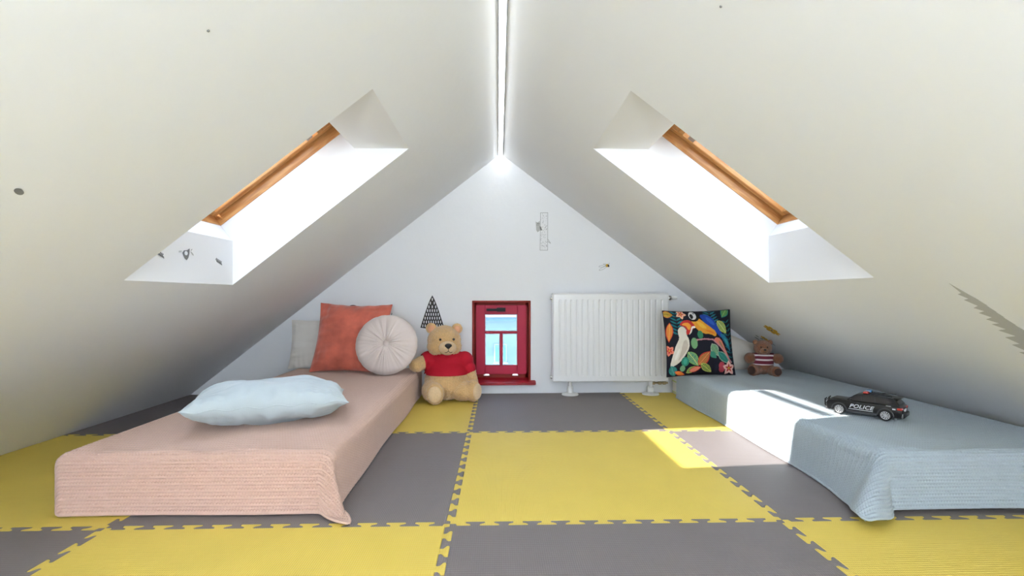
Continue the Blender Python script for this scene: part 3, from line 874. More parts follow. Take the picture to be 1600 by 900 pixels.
    poly([(345, 235), (440, 215), (480, 262), (545, 312), (612, 368), (600, 415), (540, 385), (470, 382), (400, 335)], (0.66, 0.29, 0.03))
    poly([(400, 250), (450, 260), (520, 330), (450, 325)], (0.72, 0.42, 0.05))
    poly([(470, 340), (560, 350), (600, 390), (540, 375)], (0.64, 0.18, 0.02))
    poly([(400, 140), (440, 160), (450, 215), (420, 255), (360, 255), (345, 225), (400, 240), (425, 205)], (0.012, 0.014, 0.014), 2)
    ell(383, 188, 38, 46, (0.72, 0.72, 0.70)); poly([(352, 175), (380, 165), (392, 205), (372, 232), (355, 215)], (0.012, 0.012, 0.012), 2)
    ell(400, 165, 7, 7, (0.01, 0.01, 0.01))
    poly([(590, 418), (650, 425), (700, 540), (770, 650), (700, 585), (620, 500), (565, 450)], coral); poly([(620, 445), (655, 470), (690, 550), (640, 500)], (0.32, 0.20, 0.10))
    # cockatoo
    poly([(205, 330), (250, 295), (295, 330), (285, 380), (312, 440), (308, 515), (262, 590), (200, 665), (135, 700), (112, 690), (140, 580), (180, 480), (215, 420), (203, 370)], cream)
    poly([(250, 450), (285, 430), (300, 500), (250, 580), (180, 660), (220, 560)], (0.50, 0.44, 0.37))
    poly([(150, 620), (200, 520), (215, 530), (170, 640)], (0.75, 0.72, 0.66))
    poly([(225, 290), (262, 245), (335, 232), (378, 275), (390, 310), (345, 350), (300, 392), (285, 375), (300, 330), (268, 300)], red)
    poly([(245, 285), (290, 262), (340, 270), (350, 300), (325, 345), (308, 330), (295, 298)], (0.75, 0.30, 0.04)); poly([(285, 255), (340, 245), (368, 290), (350, 300), (330, 268)], red)
    poly([(385, 300), (392, 322), (360, 322), (345, 365), (312, 395), (335, 350), (350, 305)], (0.76, 0.72, 0.66))
    # foliage below
    for p, q2 in (((390, 440), (470, 432)), ((470, 432), (560, 440)), ((560, 440), (690, 555)), ((690, 555), (775, 670))):
        d = np.array(q2) - np.array(p); L = np.hypot(*d); d = d / L
        a = (X - p[0]) * d[0] + (Y - p[1]) * d[1]; b = -(X - p[0]) * d[1] + (Y - p[1]) * d[0]
        put((a > -4) & (a < L + 4) & (np.abs(b) < 7), (0.52, 0.22, 0.24))
    ell(360, 472, 34, 54, (0.16, 0.34, 0.16)); ell(430, 390, 28, 42, (0.04, 0.20, 0.10))
    leaf(575, 540, 70, 44, 60, (0.14, 0.30, 0.16), (0.40, 0.46, 0.36), (0.22, 0.40, 0.22)); leaf(680, 620, 98, 40, 38, (0.02, 0.17, 0.13), (0.30, 0.42, 0.30), (0.05, 0.28, 0.22))
    leaf(555, 590, 50, 28, 40, (0.05, 0.24, 0.16)); leaf(345, 625, 90, 50, 52, (0.02, 0.20, 0.14), (0.20, 0.42, 0.12), (0.55, 0.58, 0.20), 6)
    leaf(460, 620, 92, 52, -48, (0.34, 0.14, 0.04), red, (0.72, 0.24, 0.08), 6); leaf(485, 720, 78, 36, 38, (0.08, 0.18, 0.04), lime, (0.60, 0.55, 0.12), 6)
    leaf(330, 735, 60, 30, -35, (0.20, 0.34, 0.10), lime, (0.08, 0.2, 0.05)); leaf(370, 730, 66, 28, -20, coral, red, None)
    ell(262, 650, 40, 46, (0.03, 0.22, 0.15)); ell(262, 650, 20, 30, (0.05, 0.34, 0.24)); ell(238, 720, 26, 32, (0.14, 0.30, 0.16))
    leaf(145, 745, 60, 40, 70, (0.02, 0.16, 0.14), teal2, (0.10, 0.34, 0.28)); leaf(215, 770, 60, 22, 20, orange, red, None)
    poly([(620, 660), (690, 665), (690, 770), (625, 770)], (0.50, 0.06, 0.08)); flower(742, 725, 66, (0.84, 0.50, 0.42), red, -20)
    return C
Cp = paint()
M_print, nt, bs = nodes_of('parrot print cotton')
bs.inputs['Roughness'].default_value = 0.8; bs.inputs['Specular IOR Level'].default_value = 0.2
at_ = nt.nodes.new('ShaderNodeAttribute'); at_.attribute_name = 'print'
nt.links.new(at_.outputs['Color'], bs.inputs['Base Color'])
nz_ = nt.nodes.new('ShaderNodeTexNoise'); nz_.inputs['Scale'].default_value = 600
tcx = nt.nodes.new('ShaderNodeTexCoord'); nt.links.new(tcx.outputs['Object'], nz_.inputs['Vector'])
bpn = nt.nodes.new('ShaderNodeBump'); bpn.inputs['Strength'].default_value = 0.3; bpn.inputs['Distance'].default_value = 0.001
nt.links.new(nz_.outputs['Fac'], bpn.inputs['Height']); nt.links.new(bpn.outputs[0], bs.inputs['Normal'])
me = grid_mesh('front_cover', Pf, M_print)
ca = me.color_attributes.new('print', 'FLOAT_COLOR', 'POINT')
ca.data.foreach_set('color', np.concatenate([Cp.reshape(-1, 3), np.ones((NP * NP, 1))], 1).astype(np.float32).reshape(-1))
obj('front_cover', me, M_print, t, label='printed front with two parrots')
M_navy = mat('dark cushion back', (0.012, 0.012, 0.02), 0.85, bump=0.2, scale=500)
obj('back_cover', grid_mesh('back_cover', Pb[::3, ::3], M_navy, flip=True), M_navy, t)
seam_tube(t, Pf[::3, ::3], 0.0025, M_navy)
place(t, (1.232, 3.045, BT + 0.198), D(8), D(2), D(1.0))

# ------------------------------------------------------------------ plush bears
def bear_big():
    t = thing('teddy_bear', 'large tan plush bear in a red shirt sitting beside the pink bed', 'toy bear', (-0.335, 3.27, 0.0), (0, 0, D(6)))
    hc = Vector((-0.018, -0.012, 0.385))
    body = [((0, 0.0, 0.125), (0.145, 0.125, 0.125)), ((0, 0.015, 0.225), (0.118, 0.095, 0.10)), ((0, 0.01, 0.295), (0.08, 0.075, 0.05)),
            (hc, (0.107, 0.098, 0.100)), (hc + Vector((-0.05, -0.03, -0.035)), (0.058, 0.058, 0.052)), (hc + Vector((0.055, -0.03, -0.035)), (0.056, 0.058, 0.052)),
            # arms
            ((-0.115, -0.01, 0.265), (0.055, 0.05, 0.05)), ((-0.155, -0.035, 0.248), (0.055, 0.045, 0.042), (0, 20, 20)), ((-0.19, -0.06, 0.235), (0.05, 0.043, 0.043)),
            ((0.115, 0.0, 0.255), (0.05, 0.05, 0.052)), ((0.148, -0.01, 0.19), (0.038, 0.042, 0.065), (0, -22, 0)), ((0.165, -0.03, 0.125), (0.034, 0.04, 0.055)),
            # legs and feet
            ((-0.09, -0.075, 0.075), (0.07, 0.10, 0.072)), ((-0.075, -0.15, 0.07), (0.058, 0.04, 0.07)),
            ((0.105, -0.06, 0.068), (0.085, 0.085, 0.066), (0, 0, 40)), ((0.165, -0.10, 0.072), (0.05, 0.045, 0.072), (0, 0, 40))]
    obj('body', blob(body, 0.0048, 12, 0.0016), M_plush, t)
    for s in (-1, 1):
        c = hc + Vector((0.083 * s, 0.005, 0.082 if s < 0 else 0.078))
        e = obj('ear', blob([(c, (0.036, 0.019, 0.036), (0, 18 * s, 0))], 0.005, 4, 0.0006), M_plush, t)
        obj('ear_lining', blob([(c + Vector((0, -0.012, -0.002)), (0.024, 0.010, 0.025), (0, 18 * s, 0))], 0.004, 2), M_earin, e)
    mz = hc + Vector((0.022, -0.098, -0.036))
    obj('muzzle', blob([(mz, (0.056, 0.040, 0.042)), (mz + Vector((0, 0.01, -0.022)), (0.04, 0.034, 0.026))], 0.005, 6, 0.0005), M_plushpale, t, label='paler muzzle')
    obj('nose', blob([(mz + Vector((0.004, -0.038, 0.018)), (0.023, 0.013, 0.014)), (mz + Vector((0.004, -0.039, 0.010)), (0.013, 0.011, 0.013))], 0.003, 3), M_nose, t)
    bm = bmesh.new()
    m0 = mz + Vector((0.004, -0.0395, 0.0))
    tube(bm, [m0, m0 + Vector((0, -0.001, -0.016))], 0.0018, 6)
    for s in (-1, 1):
        pts = []
        for k in range(8):
            f = k / 7; pts.append(m0 + Vector((s * 0.026 * f, 0.003 * f + 0.014 * f * f, -0.016 - 0.010 * math.sin(PI * f * 0.8))))
        tube(bm, pts, 0.0018, 6)
    obj('mouth_stitching', bm, M_nose, t)
    for s in (-1, 1):
        c = hc + Vector((0.018 + 0.042 * s, -0.0945 + (0.010 if s > 0 else 0.001), 0.016))
        bm = bmesh.new(); bmesh.ops.create_uvsphere(bm, u_segments=16, v_segments=10, radius=0.0082, matrix=Matrix.Translation(c))
        obj('eye', bm, M_eye, t)
    shirt = [((0, 0.0, 0.155), (0.149, 0.129, 0.13)), ((0, 0.015, 0.225), (0.128, 0.104, 0.108)), ((0, 0.008, 0.295), (0.092, 0.086, 0.05)),
             ((-0.115, -0.01, 0.265), (0.062, 0.057, 0.057)), ((-0.15, -0.03, 0.252), (0.055, 0.052, 0.05), (0, 20, 20)),
             ((0.115, 0.0, 0.255), (0.057, 0.057, 0.06)), ((0.142, -0.008, 0.205), (0.045, 0.049, 0.06), (0, -22, 0))]
    me = blob(shirt, 0.0055, 8)
    cut_mesh(me, [((0, 0, 0.172), (0, 0, 1)), ((0, 0, 0.322), (0, 0, -1)), ((-0.152, -0.03, 0.252), (1, 0.35, 0.15)), ((0.15, 0, 0.182), (-0.35, 0, 1))])
    sh = obj('shirt', me, M_redknit, t, label='red jersey shirt')
    sd = sh.modifiers.new('thickness', 'SOLIDIFY'); sd.thickness = 0.004; sd.offset = -1
    obj('foot_pad', blob([((-0.075, -0.184, 0.07), (0.042, 0.012, 0.052))], 0.005, 3), M_plushpale, t, label='paler foot pad')
    obj('foot_pad', blob([((0.190, -0.135, 0.074), (0.038, 0.013, 0.052), (0, 0, 42))], 0.005, 3), M_plushpale, t, label='paler foot pad')
bear_big()

def bear_small():
    t = thing('teddy_bear', 'small brown teddy bear in a striped sweater sitting on the blue grey blanket', 'toy bear', (1.645, 3.07, BT - 0.001), (0, 0, D(-14)))
    t.scale = (0.95, 0.95, 0.95)
    hc = Vector((0.0, -0.005, 0.172))
    body = [((0, 0, 0.06), (0.062, 0.055, 0.06)), ((0, 0.004, 0.105), (0.050, 0.042, 0.045)), (hc, (0.054, 0.048, 0.050)),
            ((-0.055, -0.01, 0.115), (0.03, 0.026, 0.026)), ((-0.082, -0.02, 0.105), (0.034, 0.030, 0.036)),
            ((0.055, -0.01, 0.112), (0.03, 0.026, 0.026)), ((0.084, -0.022, 0.107), (0.034, 0.030, 0.032)),
            ((-0.05, -0.045, 0.032), (0.034, 0.045, 0.032), (0, 0, -25)), ((-0.076, -0.075, 0.036), (0.032, 0.024, 0.038), (0, 0, -25)),
            ((0.048, -0.05, 0.03), (0.033, 0.05, 0.030), (0, 0, 12)), ((0.058, -0.09, 0.032), (0.032, 0.022, 0.034), (0, 0, 12))]
    obj('body', blob(body, 0.0030, 7, 0.0014), M_brown, t)
    for s in (-1, 1):
        e = obj('ear', blob([(hc + Vector((0.043 * s, 0.004, 0.036)), (0.018, 0.010, 0.018))], 0.003, 3, 0.0006), M_brown, t)
        obj('ear_lining', blob([(hc + Vector((0.043 * s, -0.004, 0.035)), (0.011, 0.005, 0.011))], 0.0025, 1), M_brownlt, e)
    mz = hc + Vector((-0.004, -0.048, -0.014))
    obj('muzzle', blob([(mz, (0.025, 0.020, 0.019))], 0.003, 3, 0.0005), M_brownlt, t, label='lighter brown muzzle')
    obj('nose', blob([(mz + Vector((0, -0.019, 0.008)), (0.008, 0.005, 0.006))], 0.0018, 1), M_nose, t)
    bm = bmesh.new(); m0 = mz + Vector((0, -0.020, 0.002))
    tube(bm, [m0, m0 + Vector((0, 0.0, -0.008))], 0.0009, 5)
    for s in (-1, 1): tube(bm, [m0 + Vector((0, 0, -0.008)), m0 + Vector((0.006 * s, 0.001, -0.011)), m0 + Vector((0.011 * s, 0.004, -0.009))], 0.0009, 5)
    obj('mouth_stitching', bm, M_nose, t)
    for s in (-1, 1):
        bm = bmesh.new(); bmesh.ops.create_uvsphere(bm, u_segments=12, v_segments=8, radius=0.0046, matrix=Matrix.Translation(hc + Vector((-0.003 + 0.019 * s, -0.045, 0.010))))
        obj('eye', bm, M_eye, t)
    ms, nts, b_ = nodes_of('striped sweater knit')
    b_.inputs['Roughness'].default_value = 0.9
    tcs = nts.nodes.new('ShaderNodeTexCoord'); sx = nts.nodes.new('ShaderNodeSeparateXYZ'); nts.links.new(tcs.outputs['Object'], sx.inputs[0])
    rp = nts.nodes.new('ShaderNodeValToRGB'); rp.color_ramp.interpolation = 'CONSTANT'
    mr = nts.nodes.new('ShaderNodeMapRange'); mr.inputs['From Min'].default_value = 0.066; mr.inputs['From Max'].default_value = 0.142
    nts.links.new(sx.outputs['Z'], mr.inputs['Value']); nts.links.new(mr.outputs[0], rp.inputs[0])
    el = rp.color_ramp.elements; pos = [(0.0, 1), (0.08, 0), (0.36, 1), (0.50, 0), (0.74, 1), (0.86, 0)]
    burg = (0.12, 0.008, 0.022, 1); whi = (0.68, 0.62, 0.62, 1)
    el[0].position = 0; el[0].color = whi; el[1].position = 0.08; el[1].color = burg
    for p, w in pos[2:]:
        x = el.new(p); x.color = whi if w else burg
    nts.links.new(rp.outputs[0], b_.inputs['Base Color'])
    me = blob([((0, 0, 0.07), (0.066, 0.059, 0.062)), ((0, 0.004, 0.105), (0.056, 0.049, 0.05)), ((-0.05, -0.006, 0.114), (0.03, 0.032, 0.031)), ((0.05, -0.006, 0.112), (0.03, 0.032, 0.031))], 0.0032, 5)
    cut_mesh(me, [((0, 0, 0.066), (0, 0, 1)), ((0, 0, 0.140), (0, 0, -1)), ((-0.066, 0, 0.11), (1, 0, 0)), ((0.066, 0, 0.11), (-1, 0, 0))])
    sw = obj('sweater', me, ms, t, label='burgundy and white striped sweater')
    sd = sw.modifiers.new('thickness', 'SOLIDIFY'); sd.thickness = 0.003; sd.offset = -1
    obj('foot_pad', blob([((-0.089, -0.096, 0.037), (0.023, 0.007, 0.027), (0, 0, -25))], 0.003, 1), M_sole, t, label='dark suede sole')
    obj('foot_pad', blob([((0.062, -0.110, 0.033), (0.024, 0.006, 0.024), (0, 0, 12))], 0.003, 1), M_sole, t, label='dark suede sole')
bear_small()

# ------------------------------------------------------------------ toy police car
def police_car():
    hx, hy = -0.64, 0.77
    yaw = math.atan2(hy, hx)                       # local +X is the nose
    t = thing('toy_police_car', 'black toy police car with red and blue roof lights on the blue grey blanket', 'toy car', (1.486, 1.985, BT + 0.0025), (0, 0, yaw))
    fx, rx_, wr = 0.079, -0.076, 0.0205             # wheel centres and radius
    def arch(cx, r, n=9): return [(cx - r * math.cos(PI * k / (n - 1)) * -1, 0.0205 + r * math.sin(PI * k / (n - 1))) for k in range(n)]
    ra = 0.0245
    low = [(-0.124, 0.016)]
    low += [(rx_ - ra, 0.014)] + [(rx_ - ra * math.cos(PI * k / 8), 0.0195 + ra * math.sin(PI * k / 8)) for k in range(9)] + [(rx_ + ra, 0.013)]
    low += [(fx - ra, 0.013)] + [(fx - ra * math.cos(PI * k / 8), 0.0195 + ra * math.sin(PI * k / 8)) for k in range(9)] + [(fx + ra, 0.014)]
    low += [(0.118, 0.015), (0.125, 0.022), (0.126, 0.046), (0.118, 0.0535), (0.066, 0.0585), (0.045, 0.0605), (-0.112, 0.062), (-0.127, 0.056), (-0.129, 0.030)]
    bm = bmesh.new(); prism(bm, low, -0.049, 0.049, bevel=0.004, seg=2)
    body = obj('body', bm, M_carbody, t)
    # cabin, narrower at the roof
    side = [(0.058, 0.058), (0.024, 0.0855), (0.004, 0.0905), (-0.060, 0.0905), (-0.100, 0.0865), (-0.122, 0.060)]
    bm = bmesh.new()
    def yw(z): return 0.0465 - (z - 0.058) * 0.27
    a = [bm.verts.new((x, -yw(z), z)) for x, z in side]; b = [bm.verts.new((x, yw(z), z)) for x, z in side]
    bm.faces.new(a); bm.faces.new(b)
    for i in range(6): bm.faces.new((a[i], a[(i + 1) % 6], b[(i + 1) % 6], b[i]))
    bmesh.ops.bevel(bm, geom=bm.edges[:], offset=0.0025, segments=2, affect='EDGES')
    obj('cabin', bm, M_carbody, t)
    def side_pane(pts, s):
        bm = bmesh.new()
        for dy in (0.0004, 0.0012):
            vs = [bm.verts.new((x, s * (yw(z) + dy), z)) for x, z in pts]; bm.faces.new(vs)
        vs = bm.verts[:]; n = len(pts)
        for i in range(n): bm.faces.new((vs[i], vs[(i + 1) % n], vs[n + (i + 1) % n], vs[n + i]))
        return bm
    for s in (-1, 1):
        for pts in ([(0.046, 0.0625), (0.022, 0.0822), (0.008, 0.0852), (0.004, 0.0625)], [(0.000, 0.0625), (0.003, 0.0852), (-0.036, 0.0852), (-0.040, 0.0625)],
                    [(-0.046, 0.0645), (-0.042, 0.0845), (-0.088, 0.083), (-0.102, 0.0655)]):
            obj('side_window', side_pane(pts, s), M_carglass, t, smooth=False)
        # wheel arch trim and sill skirt
        for cx in (fx, rx_):
            bm = bmesh.new(); tube(bm, [(cx - 0.0262 * math.cos(PI * k / 12), s * 0.0485, 0.0195 + 0.0262 * math.sin(PI * k / 12)) for k in range(13)], 0.0028, 6)
            obj('arch_trim', bm, M_cartrim, t)
        obj('side_skirt', bxm((rx_ + 0.027, s * 0.049 - 0.003, 0.012), (fx - 0.027, s * 0.049 + 0.003, 0.023), 0.002), M_cartrim, t)
        obj('mirror', bxm((0.034, s * 0.0525 - 0.006, 0.060), (0.041, s * 0.0525 + 0.006, 0.069), 0.002), M_carbody, t)
        obj('roof_rail', bxm((-0.095, s * 0.033 - 0.0015, 0.0915), (-0.020, s * 0.033 + 0.0015, 0.0945), 0.001), M_black, t)
        obj('door_handle', bxm((0.008, s * 0.0492 - 0.001, 0.0545), (0.018, s * 0.0492 + 0.001, 0.057), 0.0005), M_cartrim, t)
        obj('headlight', bxm((0.106, s * 0.038 - 0.009, 0.042), (0.1268, s * 0.038 + 0.009, 0.050), 0.003), M_silver, t)
        obj('tail_light', bxm((-0.1296, s * 0.040 - 0.0095, 0.046), (-0.112, s * 0.040 + 0.0095, 0.056), 0.002), M_redlens, t, label='red tail light')
        # silver side stripe below the lettering and small accents
        obj('side_stripe', bxm((-0.036, s * 0.0493 - 0.0004, 0.0268), (0.046, s * 0.0493 + 0.0004, 0.0292), 0), M_silver, t, label='silver side stripe')
        obj('rear_badge', bxm((-0.108, s * 0.0493 - 0.0004, 0.046), (-0.098, s * 0.0493 + 0.0004, 0.051), 0), M_silver, t, label='small silver mark behind rear wheel')
        obj('number_mark', bxm((-0.094, s * 0.0493 - 0.0004, 0.0575), (-0.078, s * 0.0493 + 0.0004, 0.0592), 0), M_silver, t, label='thin silver line below rear window')
        # lettering
        cu = bpy.data.curves.new('txt', 'FONT'); cu.body = 'POLICE'; cu.size = 0.0205; cu.align_x = 'CENTER'; cu.extrude = 0.0003; cu.shear = 0.35; cu.offset = 0.00045; cu.space_character = 1.08
        ot = bpy.data.objects.new('txt', cu); COL.objects.link(ot)
        dg = bpy.context.evaluated_depsgraph_get(); me = bpy.data.meshes.new_from_object(ot.evaluated_get(dg))
        bpy.data.objects.remove(ot, do_unlink=True)
        Sx = Matrix.Diagonal((1.12, 1.0, 1, 1))
        if s > 0: Mx = Matrix.Translation((0.004, 0.0493, 0.0335)) @ Matrix.Rotation(PI, 4, 'Z') @ Matrix.Rotation(PI / 2, 4, 'X') @ Sx
        else: Mx = Matrix.Translation((0.004, -0.0493, 0.0335)) @ Matrix.Rotation(PI / 2, 4, 'X') @ Sx
        me.transform(Mx); me.materials.clear(); me.materials.append(M_silver)
        obj('lettering', me, M_silver, t, label='silver POLICE lettering')
        for cx in (fx, rx_):
            c = (cx, s * 0.030, 0.0205)
            bm = bmesh.new(); lathe(bm, [(0.0, 0), (0.018, 0), (wr, 0.002), (wr, 0.018), (0.0185, 0.0205), (0.0155, 0.0205), (0.0150, 0.016), (0.0, 0.016)], c, (0, s, 0), 28)
            wh = obj('wheel', bm, M_tyre, t)
            bm = bmesh.new()
            lathe(bm, [(0.0158, 0.0168), (0.0158, 0.0205), (0.0140, 0.0202), (0.0138, 0.0168)], c, (0, s, 0), 28, close=False)
            lathe(bm, [(0.0, 0.0205), (0.0035, 0.0203), (0.0042, 0.017)], c, (0, s, 0), 12, close=False)
            for k in range(10):
                q = 2 * PI * k / 10; dq = 0.15
                pts = [(0.003, -0.30), (0.0142, -dq), (0.0142, dq), (0.003, 0.30)]
                vs = []
                for yy in (0.0172, 0.0196):
                    vs.append([bm.verts.new((c[0] + r_ * math.cos(q + w_), c[1] + s * yy, c[2] + r_ * math.sin(q + w_))) for r_, w_ in pts])
                for f in vs: bm.faces.new(f)
                for i in range(4): bm.faces.new((vs[0][i], vs[0][(i + 1) % 4], vs[1][(i + 1) % 4], vs[1][i]))
            obj('rim', bm, M_rim, wh, smooth=False, label='silver ten-spoke rim')
    def slab(p0, p1, hw0, hw1, lift):
        bm = bmesh.new(); d = Vector((p1[0] - p0[0], 0, p1[1] - p0[1])).normalized(); nn = Vector((-d.z, 0, d.x))
        if nn.z < 0: nn = -nn
        P0 = Vector((p0[0], 0, p0[1])); P1 = Vector((p1[0], 0, p1[1])); lay = []
        for l in (lift, lift + 0.0008):
            lay.append([bm.verts.new(P0 + nn * l + Vector((0, -hw0, 0))), bm.verts.new(P0 + nn * l + Vector((0, hw0, 0))), bm.verts.new(P1 + nn * l + Vector((0, hw1, 0))), bm.verts.new(P1 + nn * l + Vector((0, -hw1, 0)))])
        for f in lay: bm.faces.new(f)
        for i in range(4): bm.faces.new((lay[0][i], lay[0][(i + 1) % 4], lay[1][(i + 1) % 4], lay[1][i]))
        return bm
    obj('windscreen', slab((0.054, 0.0612), (0.0275, 0.0828), 0.040, 0.035, 0.0003), M_carglass, t, smooth=False)
    obj('rear_window', slab((-0.104, 0.0815), (-0.1165, 0.0668), 0.033, 0.037, 0.0003), M_carglass, t, smooth=False)
    obj('bonnet_stripe', bxm((0.058, -0.041, 0.0575), (0.112, 0.041, 0.0592), 0.0005, M=Matrix.Rotation(0.0, 4, 'Y')), M_carbody, t)
    lb = obj('light_bar', bxm((-0.018, -0.040, 0.0905), (0.000, 0.040, 0.0935), 0.001), M_black, t)
    obj('red_lens', bxm((-0.017, 0.006, 0.0935), (-0.001, 0.039, 0.1015), 0.002), M_redlens, lb, label='red half of the light bar')
    obj('blue_lens', bxm((-0.017, -0.039, 0.0935), (-0.001, -0.004, 0.1015), 0.002), M_bluelens, lb, label='blue half of the light bar')
    obj('spoiler', bxm((-0.118, -0.034, 0.0845), (-0.098, 0.034, 0.0885), 0.0015), M_carbody, t)
    obj('front_bumper', bxm((0.112, -0.047, 0.013), (0.130, 0.047, 0.026), 0.004), M_cartrim, t)
    obj('rear_bumper', bxm((-0.134, -0.047, 0.016), (-0.118, 0.047, 0.034), 0.004), M_cartrim, t)
    obj('number_plate', bxm((-0.1308, -0.013, 0.040), (-0.128, 0.013, 0.048), 0.0005), M_silver, t, label='pale number plate')
    bm = bmesh.new()
    for y in (-0.024, 0.024): tube(bm, [(0.129, y, 0.020), (0.137, y, 0.026), (0.137, y, 0.050), (0.130, y, 0.056)], 0.0024, 6)
    for z in (0.030, 0.044): tube(bm, [(0.131, -0.040, z), (0.137, -0.028, z), (0.137, 0.028, z), (0.131, 0.040, z)], 0.0022, 6)
    obj('push_bar', bm, M_black, t)
    obj('grille', bxm((0.1255, -0.026, 0.030), (0.1275, 0.026, 0.045), 0.0005), M_cartrim, t)
police_car()

# ------------------------------------------------------------------ wall stickers: thin flat cut-outs on the plaster
def sticker(name, label, origin, ax, ay, layers, m0=None):
    """layers: list of (part name, material, [outlines], lift); outlines are 2-D in metres"""
    ax = Vector(ax).normalized(); ay = Vector(ay).normalized(); n = ax.cross(ay).normalized()
    t = thing(name, label, 'wall sticker', origin)
    t.matrix_world = Matrix.Translation(origin) @ Matrix((ax, ay, n)).transposed().to_4x4()
    for nm, m, outs, lift in layers:
        bm = bmesh.new()
        for pts in outs: prism(bm, pts, lift, lift + 0.0005, ax='xy')
        obj(nm, bm, m, t, smooth=False)
    return t
def line(p, q, w):
    p = np.array(p, float); q = np.array(q, float); d = q - p; d /= np.hypot(*d); nn = np.array([-d[1], d[0]]) * w / 2
    return [tuple(p + nn), tuple(q + nn), tuple(q - nn), tuple(p - nn)][::-1]
def ring_lines(pts, w): return [line(a, b, w) for a, b in zip(pts, pts[1:] + pts[:1])]
def ellp(cx, cy, rx, ry, ang=0, n=16):
    c, s = math.cos(D(ang)), math.sin(D(ang))
    return [(cx + rx * math.cos(2 * PI * k / n) * c - ry * math.sin(2 * PI * k / n) * s, cy + rx * math.cos(2 * PI * k / n) * s + ry * math.sin(2 * PI * k / n) * c) for k in range(n)]
BX, BZ = (1, 0, 0), (0, 0, 1)
yb_ = YB - 0.0006
def cone_tree(label, x, z, H, Wd):
    # outline: pointed cone with slightly bowed sides, apex at the top
    outl = [(-Wd / 2, -H), (0, -H - 0.012), (Wd / 2, -H + 0.004)]
    for k in range(1, 9):
        f = k / 8; outl.append((Wd / 2 * (1 - f) ** 0.82, -H + H * f))
    for k in range(7, 0, -1):
        f = k / 8; outl.append((-Wd / 2 * (1 - f) ** 0.82, -H + H * f))
    dashes = []
    nrow = int(H / 0.026)
    for r_ in range(nrow):
        zc = -0.028 - r_ * 0.0262; wdt = Wd / 2 * max(0.0, (-zc / H)) ** 0.82 - 0.008
        nd = max(1, int(2 * wdt / 0.0145))
        for k in range(nd):
            xc = 0 if nd == 1 else -wdt + 0.004 + (2 * wdt - 0.008) * k / (nd - 1)
            sk = xc * 0.18
            dashes.append([(xc - 0.0032 - sk * 0.0, zc - 0.009), (xc + 0.0032, zc - 0.009), (xc + 0.0032 - sk * 0.1, zc + 0.009), (xc - 0.0032 - sk * 0.1, zc + 0.009)])
    sticker('tree_sticker', label, (x, yb_, z), BX, BZ, [('tree_shape', M_ink, [outl], 0), ('dashes', M_stickw, dashes, 0.0006)])
cone_tree('dark cone tree sticker with white dashes above the large bear', -0.459, 0.681, 0.225, 0.165)
# second tree, only its round top shows above the terracotta cushion
dome = [(0.034 * math.cos(PI * k / 10), 0.022 * math.sin(PI * k / 10)) for k in range(11)] + [(-0.05, -0.10), (0.05, -0.10)]
sticker('tree_sticker', 'dark round topped tree sticker peeking over the terracotta cushion', (-1.006, yb_, 0.592), BX, BZ,
        [('tree_shape', M_ink, [dome], 0), ('dashes', M_stickw, [ellp(-0.010, 0.004, 0.003, 0.006), ellp(0.006, 0.004, 0.003, 0.006), ellp(0.018, -0.006, 0.003, 0.006), ellp(-0.020, -0.012, 0.003, 0.006)], 0.0006)])
sticker('twig_sticker', 'small dark twig sticker beside the top corner of the terracotta cushion', (-0.742, yb_, 0.540), BX, BZ,
        [('twig', M_ink, [line((-0.006, -0.02), (0.004, 0.018), 0.004)], 0), ('twig', M_ink, [line((0, 0.0), (0.020, -0.010), 0.005)], 0.0006), ('twig', M_ink, [line((0, 0.004), (-0.014, -0.008), 0.004)], 0.0006)])
sticker('dot_sticker', 'tiny black speck sticker right of the round cushion', (-0.651, yb_, 0.496), BX, BZ, [('speck', M_ink, [ellp(0, 0, 0.008, 0.005, -45, 10)], 0)])
# birch trunk with owl
tw, thh = 0.053, 0.262
trunk = [(-tw / 2, 0), (tw / 2, 0), (tw / 2 + 0.001, thh), (-tw / 2 + 0.003, thh)]
rs = random.Random(4)
specks = []
for k in range(64):
    u, v = rs.uniform(-0.42, 0.42) * tw, rs.uniform(0.03, 0.97) * thh; an = rs.uniform(-40, 60); l = rs.uniform(0.002, 0.0045)
    specks.append(line((u - l * math.cos(D(an)), v - l * math.sin(D(an))), (u + l * math.cos(D(an)), v + l * math.sin(D(an))), 0.0016))
owl = [(-0.058, 0.205), (-0.054, 0.196), (-0.040, 0.196), (-0.028, 0.206), (-0.027, 0.172), (-0.014, 0.145), (-0.016, 0.138), (-0.028, 0.138), (-0.044, 0.126), (-0.053, 0.140), (-0.055, 0.170)]
sticker('owl_sticker', 'line drawn birch trunk sticker with a grey owl on the back wall', (0.318, yb_, 0.996), BX, BZ,
        [('trunk', M_stickw, [trunk], 0), ('trunk_outline', M_ink, ring_lines(trunk, 0.0016) + [line((tw / 2, 0.08), (0.047, 0.048), 0.0016), line((0.047, 0.048), (tw / 2, 0.062), 0.0016)], 0.0006),
         ('bark_marks', M_inkg, specks, 0.0006), ('owl', M_inkp, [owl], 0.0006),
         ('owl_wing', M_inkg, [[(-0.030, 0.168), (-0.022, 0.166), (-0.012, 0.142), (-0.020, 0.138), (-0.028, 0.150)]], 0.0012), ('owl_face', M_ink, [ellp(-0.044, 0.186, 0.003, 0.003, 0, 8), ellp(-0.034, 0.186, 0.003, 0.003, 0, 8), line((-0.052, 0.176), (-0.030, 0.176), 0.0014)], 0.0012)])
wing = lambda cx, cy, L, w, a: ring_lines(ellp(cx + L * math.cos(D(a)), cy + L * math.sin(D(a)), L, w, a, 14), 0.0014)
